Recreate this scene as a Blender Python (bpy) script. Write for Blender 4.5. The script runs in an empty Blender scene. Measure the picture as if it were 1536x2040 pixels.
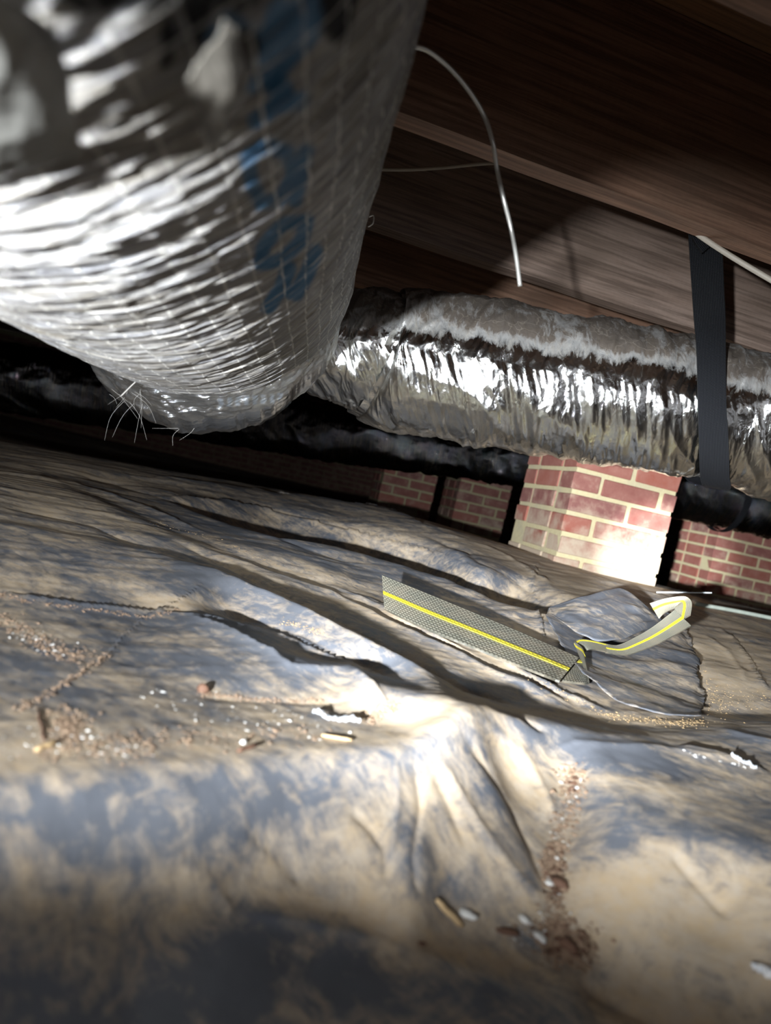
import bpy, bmesh, math, random
import numpy as np
from mathutils import Vector, Matrix
from mathutils.geometry import delaunay_2d_cdt

random.seed(7)
rng = np.random.default_rng(7)
SC = bpy.context.scene
COL = SC.collection

# ------------------------------------------------------------------ camera
F = 1473.0            # focal length in pixels of the 1536x2040 frame
CZ = 0.20             # camera height
T = math.radians(13.0)
PITCH = math.atan(60 / F)
fwd = np.array([0, math.cos(PITCH), -math.sin(PITCH)])
up0 = np.array([0, math.sin(PITCH), math.cos(PITCH)])
rt0 = np.array([1.0, 0, 0])
RT = math.cos(T) * rt0 + math.sin(T) * up0
UP = -math.sin(T) * rt0 + math.cos(T) * up0
CAM = np.array([0, 0, CZ])
cd = bpy.data.cameras.new('camera')
cam = bpy.data.objects.new('camera', cd)
COL.objects.link(cam)
cam.matrix_world = Matrix(((RT[0], UP[0], -fwd[0], 0), (RT[1], UP[1], -fwd[1], 0),
                           (RT[2], UP[2], -fwd[2], CZ), (0, 0, 0, 1)))
cd.sensor_fit = 'VERTICAL'
cd.sensor_height = 36
cd.lens = 36 * F / 2040
cd.clip_start = 0.01
cd.dof.use_dof = True
cd.dof.focus_distance = 1.2
cd.dof.aperture_fstop = 5.2
SC.camera = cam

# ------------------------------------------------------------------ world, light, exposure
w = bpy.data.worlds.new('world')
SC.world = w
w.use_nodes = True
w.node_tree.nodes['Background'].inputs[0].default_value = (0.9, 0.93, 1, 1)
w.node_tree.nodes['Background'].inputs[1].default_value = 0.55  # soft fill added to lift the shadows, entering by the open rear side
SC.view_settings.view_transform = 'Standard'
SC.view_settings.look = 'None'
SC.view_settings.gamma = 1
SC.view_settings.use_curve_mapping = False
SC.view_settings.exposure = 0.25
SC.cycles.use_denoising = True
SC.cycles.max_bounces = 6
SC.cycles.sample_clamp_indirect = 3.0


def ray(px, py):
    return fwd + RT * (px - 768) / F - UP * (py - 1020) / F


def atY(px, py, Y):
    d = ray(px, py)
    return CAM + d * (Y / d[1])


def atZ(px, py, z):
    d = ray(px, py)
    return CAM + d * (z / d[2])


def project(P):
    Q = P - CAM
    zc = Q @ fwd
    return 768 + F * (Q @ RT) / zc, 1020 - F * (Q @ UP) / zc, zc


LP = CAM + np.array([-0.205, -0.27, -0.050])       # the torch lies left of the camera, near the ground


def spot(name, target, power, angle, blend, size=0.012, color=(0.88, 0.94, 1), wide=1.0):
    l = bpy.data.lights.new(name, 'SPOT')
    l.energy = power
    l.spot_size = math.radians(angle)
    l.spot_blend = blend
    l.shadow_soft_size = size
    l.color = color
    o = bpy.data.objects.new(name, l)
    COL.objects.link(o)
    o.location = LP
    o.rotation_euler = (Vector(target) - Vector(LP)).to_track_quat('-Z', 'Y').to_euler()
    o.scale = (wide, 1, 1)
    return o


spot('torch_spill', atY(960, 930, 2.2), 170, 41, 1.0, wide=2.8)
spot('torch_beam', atY(1180, 1040, 2.30), 400, 27, 1.0, wide=1.9)
spot('torch_hotspot', atY(1312, 1120, 2.35), 1500, 9, 1.0)


# ------------------------------------------------------------------ helpers
def tag(o, label=None, cat=None, group=None, kind=None):
    if label: o['label'] = label
    if cat: o['category'] = cat
    if group: o['group'] = group
    if kind: o['kind'] = kind
    return o


def empty(name, loc=(0, 0, 0)):
    o = bpy.data.objects.new(name, None)
    COL.objects.link(o)
    o.location = loc
    o.empty_display_size = 0.05
    return o


def link(name, me, mat=None, parent=None):
    o = bpy.data.objects.new(name, me)
    COL.objects.link(o)
    if mat: me.materials.append(mat)
    if parent is not None:
        o.parent = parent
        o.matrix_parent_inverse = Matrix.Translation(-Vector(parent.location))
    return o


def np_mesh(name, V, Fq, smooth=True, uv=None, attrs=None):
    """mesh from numpy vertices and quad or triangle faces"""
    me = bpy.data.meshes.new(name)
    V = np.asarray(V, dtype=np.float32); Fq = np.asarray(Fq, dtype=np.int32)
    k = Fq.shape[1]
    me.vertices.add(len(V)); me.vertices.foreach_set('co', V.ravel())
    me.loops.add(Fq.size); me.loops.foreach_set('vertex_index', Fq.ravel())
    me.polygons.add(len(Fq))
    me.polygons.foreach_set('loop_start', np.arange(0, Fq.size, k, dtype=np.int32))
    me.polygons.foreach_set('loop_total', np.full(len(Fq), k, dtype=np.int32))
    me.polygons.foreach_set('use_smooth', np.full(len(Fq), smooth))
    me.update(calc_edges=True)
    if uv is not None:
        l = me.uv_layers.new(name='UVMap')
        l.data.foreach_set('uv', np.asarray(uv, dtype=np.float32)[Fq.ravel()].ravel())
    for k_, a in (attrs or {}).items():
        at = me.attributes.new(k_, 'FLOAT', 'POINT')
        at.data.foreach_set('value', np.asarray(a, dtype=np.float32).ravel())
    me.validate()
    return me


def grid_faces(n, m, wrap=False):
    i = np.arange(n - 1)[:, None]
    j = np.arange(m if wrap else m - 1)[None, :]
    j2 = (j + 1) % m
    a = i * m + j; b = i * m + j2; c = (i + 1) * m + j2; d = (i + 1) * m + j
    return np.stack([a, b, c, d], -1).reshape(-1, 4)


def _h(i, j, k, s):
    n = (i * 374761393 + j * 668265263 + k * 2147483647 % 1013904223 + s * 974634777) & 0xffffffff
    n = ((n ^ (n >> 13)) * 1274126177) & 0xffffffff
    n = ((n ^ (n >> 15)) * 2246822519) & 0xffffffff
    return ((n ^ (n >> 16)) & 0xffff) / 32767.5 - 1


def vn(x, y, z=None, s=0, per=None):
    """value noise, -1..1; per: period in y"""
    x = np.asarray(x, float); y = np.asarray(y, float)
    xi = np.floor(x).astype(np.int64); yi = np.floor(y).astype(np.int64)
    fx = x - xi; fy = y - yi
    fx = fx * fx * (3 - 2 * fx); fy = fy * fy * (3 - 2 * fy)
    y1 = yi + 1
    if per: yi = yi % per; y1 = y1 % per
    a = _h(xi, yi, 0, s); b = _h(xi + 1, yi, 0, s); c = _h(xi, y1, 0, s); d = _h(xi + 1, y1, 0, s)
    return (a * (1 - fx) + b * fx) * (1 - fy) + (c * (1 - fx) + d * fx) * fy


def fbm(x, y, o=4, s=0, per=None):
    t = 0; a = 1; n = 0
    for i in range(o):
        t = t + a * vn(x * 2 ** i, y * 2 ** i, s=s + i * 17, per=per * 2 ** i if per else None)
        n += a; a *= .5
    return t / n


def ridged(x, y, o=3, s=0, per=None):
    t = 0; a = 1; n = 0
    for i in range(o):
        t = t + a * (1 - np.abs(vn(x * 2 ** i, y * 2 ** i, s=s + i * 31, per=per * 2 ** i if per else None)) * 2)
        n += a; a *= .55
    return t / n


def seg_dist(x, y, pts):
    """distance of points to a polyline, and how far along (0..1), and the signed side"""
    best = np.full(x.shape, 1e9); al = np.zeros(x.shape); side = np.zeros(x.shape)
    n = len(pts) - 1
    for i in range(n):
        ax, ay = pts[i][:2]; bx, by = pts[i + 1][:2]
        dx, dy = bx - ax, by - ay
        L2 = dx * dx + dy * dy
        t = np.clip(((x - ax) * dx + (y - ay) * dy) / L2, 0, 1)
        ex = x - ax - t * dx; ey = y - ay - t * dy
        d = np.hypot(ex, ey)
        m = d < best
        best[m] = d[m]; al[m] = ((i + t) / n)[m]
        side[m] = (np.sign(dx * ey - dy * ex))[m]
    return best, al, side


def tube(pts, r, n=10, closed_ends=True, taper=None):
    P = [Vector(p) for p in pts]
    V = []; 
    prev = None
    for i, p in enumerate(P):
        d = (P[min(i + 1, len(P) - 1)] - P[max(i - 1, 0)]).normalized()
        if prev is None:
            a = Vector((0, 0, 1)) if abs(d.z) < .9 else Vector((1, 0, 0))
            u = d.cross(a).normalized()
        else:
            u = (prev - d * prev.dot(d)).normalized()
        prev = u
        v = d.cross(u)
        rr = r if not taper else r * taper[i]
        for k in range(n):
            t = 2 * math.pi * k / n
            V.append(p + (u * math.cos(t) + v * math.sin(t)) * rr)
    Fc = [tuple(x) for x in grid_faces(len(P), n, True).tolist()]
    if closed_ends:
        Fc.append(tuple(range(n))[::-1]); Fc.append(tuple(range((len(P) - 1) * n, len(P) * n)))
    me = bpy.data.meshes.new('tube')
    me.from_pydata(V, [], Fc)
    for p in me.polygons: p.use_smooth = True
    return me


def spline(pts, n):
    """Catmull-Rom through points"""
    P = np.array([pts[0]] + list(pts) + [pts[-1]], float)
    out = []
    m = len(pts) - 1
    for q in np.linspace(0, m - 1e-9, n):
        i = int(q); t = q - i
        a, b, c, d = P[i], P[i + 1], P[i + 2], P[i + 3]
        out.append(.5 * (2 * b + (c - a) * t + (2 * a - 5 * b + 4 * c - d) * t * t + (3 * b - a - 3 * c + d) * t ** 3))
    return np.array(out)


def box_mesh(name, sx, sy, sz, bev=0.0, jit=0.0):
    bm = bmesh.new()
    bmesh.ops.create_cube(bm, size=1)
    for v in bm.verts:
        v.co = Vector((v.co.x * sx, v.co.y * sy, v.co.z * sz))
        if jit: v.co += Vector((random.uniform(-jit, jit), random.uniform(-jit, jit), random.uniform(-jit, jit)))
    if bev: bmesh.ops.bevel(bm, geom=bm.edges[:], offset=bev, segments=1, affect='EDGES')
    me = bpy.data.meshes.new(name)
    bm.to_mesh(me); bm.free()
    return me


# ------------------------------------------------------------------ materials
class NT:
    def __init__(s, name):
        s.m = bpy.data.materials.new(name); s.m.use_nodes = True
        s.t = s.m.node_tree; s.b = s.t.nodes['Principled BSDF']

    def n(s, typ, **kw):
        o = s.t.nodes.new(typ)
        for k, v in kw.items():
            if k.startswith('i_'):
                key = k[2:]
                o.inputs[int(key) if key.isdigit() else key.replace('_', ' ')].default_value = v
            else: setattr(o, k, v)
        return o

    def l(s, a, b): s.t.links.new(a, b)

    def noise(s, scale, vec=None, detail=4, rough=.6, dist=0):
        o = s.n('ShaderNodeTexNoise', i_Scale=scale, i_Detail=detail, i_Roughness=rough, i_Distortion=dist)
        if vec is not None: s.l(vec, o.inputs['Vector'])
        return o.outputs['Fac']

    def ramp(s, fac, stops):
        o = s.n('ShaderNodeValToRGB')
        e = o.color_ramp.elements
        while len(e) < len(stops): e.new(.5)
        for q, (p, c) in zip(e, stops):
            q.position = p
            q.color = (c, c, c, 1) if isinstance(c, (int, float)) else (*c, 1)
        s.l(fac, o.inputs[0])
        return o.outputs[0]

    def mix(s, fac, a, b, mode='MIX'):
        o = s.n('ShaderNodeMix', data_type='RGBA', blend_type=mode)
        for v, i in ((fac, 0), (a, 6), (b, 7)):
            if hasattr(v, 'links'): s.l(v, o.inputs[i])
            elif i == 0: o.inputs[0].default_value = v
            else: o.inputs[i].default_value = (*v, 1)
        return o.outputs[2]

    def math(s, op, a, b=0, clamp=False):
        o = s.n('ShaderNodeMath', operation=op, use_clamp=clamp)
        for v, i in ((a, 0), (b, 1)):
            if hasattr(v, 'links'): s.l(v, o.inputs[i])
            else: o.inputs[i].default_value = v
        return o.outputs[0]

    def coord(s, which='Object', scale=(1, 1, 1), rot=(0, 0, 0)):
        c = s.n('ShaderNodeTexCoord'); m = s.n('ShaderNodeMapping')
        m.inputs['Scale'].default_value = scale; m.inputs['Rotation'].default_value = rot
        s.l(c.outputs[which], m.inputs[0])
        return m.outputs[0]

    def attr(s, name):
        return s.n('ShaderNodeAttribute', attribute_name=name).outputs['Fac']

    def bump(s, h, strength, dist, normal=None):
        o = s.n('ShaderNodeBump', i_Strength=strength, i_Distance=dist)
        s.l(h, o.inputs['Height'])
        if normal is not None: s.l(normal, o.inputs['Normal'])
        return o.outputs[0]

    def out(s, color=None, rough=None, metal=None, normal=None, spec=None):
        for v, k in ((color, 'Base Color'), (rough, 'Roughness'), (metal, 'Metallic'), (normal, 'Normal'), (spec, 'Specular IOR Level')):
            if v is None: continue
            if hasattr(v, 'links'): s.l(v, s.b.inputs[k])
            else: s.b.inputs[k].default_value = (*v, 1) if isinstance(v, tuple) else v
        return s.m


def mat_tarp(name='dusty_plastic', use_attr=True, bias=0.0):
    t = NT(name)
    co = t.coord()
    streak = t.coord(scale=(1, 1, 1), rot=(0, 0, math.radians(32)))
    st = t.n('ShaderNodeMapping'); st.inputs['Scale'].default_value = (1.0, 1.9, 1)
    t.l(streak, st.inputs[0])
    n1 = t.noise(9, st.outputs[0], 9, .68, .4)
    n2 = t.noise(70, co, 5, .7)
    n3 = t.noise(3.2, co, 4, .55)
    s = t.math('ADD', t.math('MULTIPLY', n1, 0.95), t.math('MULTIPLY', n2, 0.28))
    s = t.math('ADD', s, t.math('MULTIPLY', n3, 0.30))
    scr = t.n('ShaderNodeMapping'); scr.inputs['Scale'].default_value = (1.0, 7, 1); t.l(streak, scr.inputs[0])
    s = t.math('ADD', s, t.math('MULTIPLY', t.math('SUBTRACT', t.noise(26, scr.outputs[0], 6, .75, .8), .5), 0.30))
    s = t.math('ADD', s, t.math('MULTIPLY', t.math('SUBTRACT', t.noise(34, co, 5, .7, 1.5), .5), 0.65))
    s = t.math('SUBTRACT', s, .79 - bias)
    if use_attr: s = t.math('ADD', s, t.attr('dust'))
    else: s = t.math('ADD', s, .5)
    d = t.ramp(s, [(.34, 0), (.47, .38), (.60, .84), (.76, 1)])
    dc = t.mix(t.noise(5, co, 5), (.41, .30, .19), (.57, .43, .265))
    dc = t.mix(t.ramp(n2, [(.35, 0), (.7, 1)]), dc, (.47, .39, .30))
    pc = t.mix(t.noise(14, co, 5), (.062, .067, .08), (.165, .173, .192))
    c = t.mix(d, pc, dc)
    # specks and fine scratches in the dust
    vor = t.n('ShaderNodeTexVoronoi', i_Scale=260.0); t.l(co, vor.inputs['Vector'])
    speck = t.ramp(vor.outputs['Distance'], [(.06, 1), (.12, 0)])
    gate = t.ramp(t.noise(24, co, 3), [(.58, 0), (.66, 1)])
    c = t.mix(t.math('MULTIPLY', speck, gate), c, (.5, .42, .32))
    r = t.math('ADD', t.math('MULTIPLY', d, .34), .52)
    h = t.math('ADD', t.math('MULTIPLY', n2, .6), t.math('MULTIPLY', d, .5))
    wr = t.noise(30, st.outputs[0], 4, .6, 1.2)
    b = t.bump(h, .35, .0012)
    b = t.bump(wr, .22, .002, b)
    return t.out(c, r, 0, b, .35)


def mat_foil(name, dust_lo, dust_hi, scrim=False, fs=(60, 3.5), fb=.8, vb=.18, dc=(.115, .08, .052), mk=1.0, grid_n=1.0, tint=(.74, .76, .78), rough=.2, printed=False, bscale=1.0):
    """crinkled metallised film, with dust from attribute 'dust' and blue print from attribute 'print'"""
    t = NT(name)
    uv = t.coord('UV')
    co = t.coord()
    n1 = t.noise(12, co, 6, .65, .5)
    n2 = t.noise(120, co, 4, .7)
    st = t.n('ShaderNodeMapping'); st.inputs['Scale'].default_value = (*fs, 1)
    t.l(uv, st.inputs[0])
    fib = t.noise(3.0, st.outputs[0], 7, .7, .6)
    d = t.math('ADD', t.attr('dust'), t.math('ADD', t.math('MULTIPLY', n1, .55), t.math('MULTIPLY', fib, .55)))
    d = t.ramp(t.math('SUBTRACT', d, .62), [(.12, dust_lo), (.42, dust_hi)])
    # stray fibres stuck in the dust
    v1 = t.n('ShaderNodeTexVoronoi', feature='DISTANCE_TO_EDGE', i_Scale=26.0)
    wob = t.n('ShaderNodeVectorMath', operation='MULTIPLY_ADD')
    nz = t.n('ShaderNodeTexNoise', i_Scale=22.0, i_Detail=3); t.l(co, nz.inputs[0])
    t.l(nz.outputs['Color'], wob.inputs[0]); wob.inputs[1].default_value = (.07, .07, .07); t.l(co, wob.inputs[2])
    t.l(wob.outputs[0], v1.inputs['Vector'])
    fibre = t.ramp(v1.outputs['Distance'], [(.008, 1), (.022, 0)])
    tv = t.mix(t.ramp(fib, [(.45, 0), (.7, .6 if scrim else .3)]), tint, (.62, .52, .33))
    height = t.math('MULTIPLY', fib, 1.0)
    if scrim:
        s2 = t.n('ShaderNodeMapping'); s2.inputs['Scale'].default_value = (300, 9, 1); t.l(uv, s2.inputs[0])
        fine = t.noise(1.5, s2.outputs[0], 6, .75, .8)
        height = t.math('ADD', height, t.math('MULTIPLY', fine, .9)); tv = t.mix(t.ramp(fine, [(.36, .85), (.5, 0)]), tv, (.10, .085, .07))  # dark streaks: dirt in the wrinkles plus their shading, put into the colour
        tv = t.mix(t.ramp(fine, [(.56, 0), (.68, .8)]), tv, (.85, .83, .76))  # pale streaks: wrinkle highlights painted into the film colour
    col = t.mix(t.math('MULTIPLY', d, 1), tv, dc)
    col = t.mix(t.math('MULTIPLY', fibre, .12 if not scrim else .06), col, (.62, .55, .45))
    metal = t.math('MULTIPLY', t.math('SUBTRACT', 1.0, t.math('MULTIPLY', d, .85)), mk)
    r = t.math('ADD', t.math('MULTIPLY', d, .42), t.math('ADD', t.math('MULTIPLY', n2, .10), rough - .05))
    if printed:
        p = t.math('MULTIPLY', t.attr('print'), t.ramp(t.math('ADD', fib, t.math('MULTIPLY', n1, .5)), [(.78, 1), (1.0, .1)]))
        col = t.mix(p, col, (.03, .15, .30))
        metal = t.math('MULTIPLY', metal, t.math('SUBTRACT', 1, t.math('MULTIPLY', p, .55)))
    if printed:
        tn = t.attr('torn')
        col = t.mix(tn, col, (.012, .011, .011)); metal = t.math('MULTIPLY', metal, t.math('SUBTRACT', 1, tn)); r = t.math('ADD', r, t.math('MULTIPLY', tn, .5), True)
    if scrim:
        sx = t.n('ShaderNodeSeparateXYZ'); t.l(uv, sx.inputs[0])
        lines = None
        for k, (ax, f) in enumerate(((0, grid_n), (1, grid_n))):
            q = t.math('MULTIPLY', sx.outputs[ax], f)
            q = t.math('ADD', q, t.math('MULTIPLY', t.noise(18, co, 2), .18))
            q = t.math('ABSOLUTE', t.math('SUBTRACT', t.math('FRACT', q), .5))
            m = t.ramp(q, [(.025, 1), (.06, 0)])
            lines = m if lines is None else t.math('MAXIMUM', lines, m)
        lines = t.math('MULTIPLY', lines, t.ramp(t.noise(40, co, 3), [(.35, .15), (.6, 1)]))
        lf = t.math('MULTIPLY', lines, .75)
        col = t.mix(lf, col, (.85, .81, .74))
        metal = t.math('MULTIPLY', metal, t.math('SUBTRACT', 1, t.math('MULTIPLY', lf, .8)))
        height = t.math('ADD', height, t.math('MULTIPLY', lines, .25))
    spc = t.math('SUBTRACT', .5, t.math('MULTIPLY', d, .42))
    b = t.bump(height, fb, .0022 * bscale)
    v2 = t.n('ShaderNodeTexVoronoi', feature='F1', i_Scale=70.0 / max(bscale, .5)); t.l(wob.outputs[0], v2.inputs['Vector'])
    b = t.bump(v2.outputs['Distance'], vb, .003 * bscale, b)
    return t.out(col, r, metal, b, spc)


def mat_wood(name, a, b_, rough=.75, ringdir=1.0):
    t = NT(name)
    m = t.coord(scale=(1.2, 14, 14))
    m2 = t.coord(scale=(2.0, 60, 60))
    g = t.noise(2.0, m, 8, .65, .9)
    g2 = t.noise(2.0, m2, 5, .7, .3)
    saw = t.coord(scale=(1, 1, 1))
    sx = t.n('ShaderNodeSeparateXYZ'); t.l(saw, sx.inputs[0])
    wv = t.math('SINE', t.math('ADD', t.math('MULTIPLY', sx.outputs[0], 520), t.math('MULTIPLY', g, 8)))
    col = t.mix(t.ramp(g, [(.3, 0), (.72, 1)]), a, b_)
    col = t.mix(t.ramp(g2, [(.42, 0), (.62, .75)]), col, tuple(x * .42 for x in a))
    blot = t.noise(3.5, t.coord(), 4)
    col = t.mix(t.ramp(blot, [(.5, 0), (.8, .45)]), col, (.12, .085, .06))
    # knots
    vk = t.n('ShaderNodeTexVoronoi', i_Scale=1.0)
    t.l(t.coord(scale=(3.1, 5.0, 5.0)), vk.inputs['Vector'])
    kn = t.ramp(vk.outputs['Distance'], [(.045, 1), (.075, 0)])
    col = t.mix(t.math('MULTIPLY', kn, .55), col, (.06, .03, .02))
    h = t.math('ADD', t.math('MULTIPLY', g2, .8), t.math('MULTIPLY', wv, .05))
    return t.out(col, rough, 0, t.bump(h, .5, .002), .3)


def mat_brick(name='red_brick', zt=.265, zb=.10, dark=1.0):
    t = NT(name)
    oi = t.n('ShaderNodeObjectInfo')
    co = t.coord()
    geo = t.n('ShaderNodeNewGeometry')
    n = t.noise(16, geo.outputs['Position'], 5, .65)
    n2 = t.noise(140, geo.outputs['Position'], 3, .7)
    c = t.mix(oi.outputs['Random'], (.30, .095, .065), (.20, .085, .075))
    c = t.mix(t.ramp(n, [(.35, 0), (.75, .8)]), c, (.37, .18, .14))
    # lime bloom and mud splash towards the ground
    sx = t.n('ShaderNodeSeparateXYZ'); t.l(geo.outputs['Position'], sx.inputs[0])
    low = t.n('ShaderNodeMapRange', i_1=zt, i_2=zb, i_3=0.0, i_4=1.0)
    t.l(sx.outputs[2], low.inputs[0])
    s = t.math('ADD', t.math('ADD', low.outputs[0], .12), t.math('MULTIPLY', t.math('SUBTRACT', n, .5), 1.9))
    s = t.math('ADD', s, t.math('MULTIPLY', t.math('SUBTRACT', oi.outputs['Random'], .55), .5))
    c = t.mix(t.ramp(s, [(.25, 0), (.95, .92)]), c, (.46, .37, .27))
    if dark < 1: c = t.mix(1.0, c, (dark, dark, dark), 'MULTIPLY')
    return t.out(c, .85, 0, t.bump(t.math('ADD', n2, n), .5, .002), .25)


def mat_mortar(name='mortar', k=1.0):
    t = NT(name)
    g = t.n('ShaderNodeNewGeometry')
    n = t.noise(90, g.outputs['Position'], 5, .7)
    n2 = t.noise(9, g.outputs['Position'], 4)
    c = t.mix(n, (.46, .39, .22), (.64, .56, .35))
    c = t.mix(t.ramp(n2, [(.5, 0), (.75, .5)]), c, (.36, .32, .27))
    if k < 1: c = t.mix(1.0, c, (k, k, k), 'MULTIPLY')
    return t.out(c, .95, 0, t.bump(n, .7, .003), .1)


def mat_plain(name, color, rough=.6, metal=0.0, vary=.35, scale=60, bump=.0004):
    t = NT(name)
    g = t.coord()
    n = t.noise(scale, g, 4)
    c = t.mix(n, tuple(x * (1 - vary) for x in color), tuple(min(1, x * (1 + vary)) for x in color))
    return t.out(c, rough, metal, t.bump(n, .5, bump))


def mat_web(name, a, b_, rough=.6, scale=1.0, dusty=0.0, spec=.5):
    """woven webbing: u across (0..1), v along in widths"""
    t = NT(name)
    sx = t.n('ShaderNodeSeparateXYZ'); t.l(t.coord('UV'), sx.inputs[0])
    u, v = sx.outputs[0], sx.outputs[1]
    k = t.math('MULTIPLY', u, 12 * scale); r = t.math('MULTIPLY', v, 15 * scale)
    par = t.math('MULTIPLY', t.math('FRACT', t.math('MULTIPLY', t.math('FLOOR', k), .5)), 1.0)
    rr = t.math('ADD', r, par)
    hu = t.math('SINE', t.math('MULTIPLY', t.math('FRACT', k), math.pi))
    hv = t.math('SINE', t.math('MULTIPLY', t.math('FRACT', rr), math.pi))
    h = t.math('MULTIPLY', t.math('POWER', hu, .6), t.math('POWER', hv, .6))
    c = t.mix(h, a, b_)
    if dusty:
        c = t.mix(t.ramp(t.noise(30, t.coord(), 4), [(.4, 0), (.75, dusty)]), c, (.34, .27, .19))
    return t.out(c, rough, 0, t.bump(h, .9, .0009), spec)


M_TARP = mat_tarp()
M_PATCH = mat_tarp('patch_plastic', True, .0)
M_FOIL_BIG = mat_foil('foil_reinforced', .12, .72, scrim=True, grid_n=46, printed=True, mk=.48, rough=.5, tint=(.31, .31, .33), fs=(110, 4), fb=1.0, bscale=2.0, vb=.55, dc=(.25, .215, .17))
M_FOIL = mat_foil('foil_crinkled', .0, .93, rough=.15, fs=(22, 9), fb=.6, bscale=1.2, tint=(.8, .8, .78), dc=(.06, .041, .027))
M_FOIL_COLLAR = mat_foil('foil_collar', .05, .85, rough=.16, printed=True, bscale=1.2)
M_FOIL_DARK = mat_foil('foil_black', .0, .08, rough=.05, tint=(.05, .052, .062), bscale=2.6, fb=1.0)
M_FLAP2 = mat_plain('torn_film', (.10, .09, .075), .5, .4, .55, 30, .004)
M_FLAP3 = mat_plain('pale_film', (.15, .145, .13), .5, .3, .4, 30, .003)
M_FLAP = mat_foil('foil_flap', .5, .9, rough=.45, tint=(.16, .15, .13), dc=(.10, .085, .065), printed=True, fb=.2, bscale=.6)
M_JOIST = mat_wood('joist_wood', (.20, .105, .065), (.30, .175, .115))
M_JOIST2 = mat_wood('joist_wood_grey', (.24, .165, .125), (.34, .25, .20))
M_SUB = mat_wood('subfloor_wood', (.20, .095, .045), (.27, .14, .07))
M_BRICK = mat_brick()
M_MORTAR = mat_mortar()
M_BRICK_FAR = mat_brick('weathered_brick', .10, -.10)
M_BRICK_DIM = mat_brick('dimmed_brick', .14, -.10, .42)  # distant pier brick, its dimness put into the colour
M_MORTAR_DIM = mat_mortar('dimmed_mortar', .35)  # mortar of those piers, colour darkened to look barely lit
M_BRICK_WALL = mat_brick('shaded_brick', -.1, -.4, .35)  # wall brick colour carries the darkness of the deep crawl space
M_MORTAR_WALL = mat_mortar('shaded_mortar', .25)  # wall mortar with the same lack of light painted in
M_MORTAR_FAR = mat_mortar('white_mortar')
M_DIRT = mat_plain('dirt', (.22, .16, .11), .95, 0, .4, 30, .004)
M_BLACKWEB = mat_web('black_webbing', (.003, .003, .0035), (.014, .015, .018), .6, 1.6, 0, .15)
M_WEB = mat_web('olive_webbing', (.06, .058, .045), (.27, .26, .20), .5, 1.5, .45)
M_YEL = mat_web('yellow_thread', (.45, .36, .01), (.85, .72, .03), .6, 1.5)
M_CABLE = mat_plain('cable_sheath', (.42, .37, .30), .5, 0, .15, 80)
M_WIRE = mat_plain('bare_wire', (.62, .60, .55), .3, .6, .25, 90)
M_FIBRE = mat_plain('fibre', (.36, .34, .31), .5, 0, .1)
M_STONE = mat_plain('pale_stone', (.62, .60, .56), .5, 0, .2, 120)
M_CHIP = mat_plain('wood_chip', (.48, .33, .17), .7, 0, .25, 120)
M_BARK = mat_plain('bark_bit', (.12, .06, .035), .8, 0, .3, 120)
M_GRIT = mat_plain('grit', (.30, .20, .13), .8, 0, .6, 400)
M_GRITW = mat_plain('pale_grit', (.72, .70, .66), .4, 0, .2, 300)
M_LITTER = mat_plain('foil_scrap', (.85, .87, .9), .25, .5, .1)
M_ROD = mat_plain('pale_rod', (.62, .66, .68), .4, 0, .15)
M_ROD2 = mat_plain('green_rod', (.30, .33, .28), .5, 0, .25)
M_NAIL = mat_plain('steel', (.35, .33, .31), .4, .9, .3)

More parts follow.
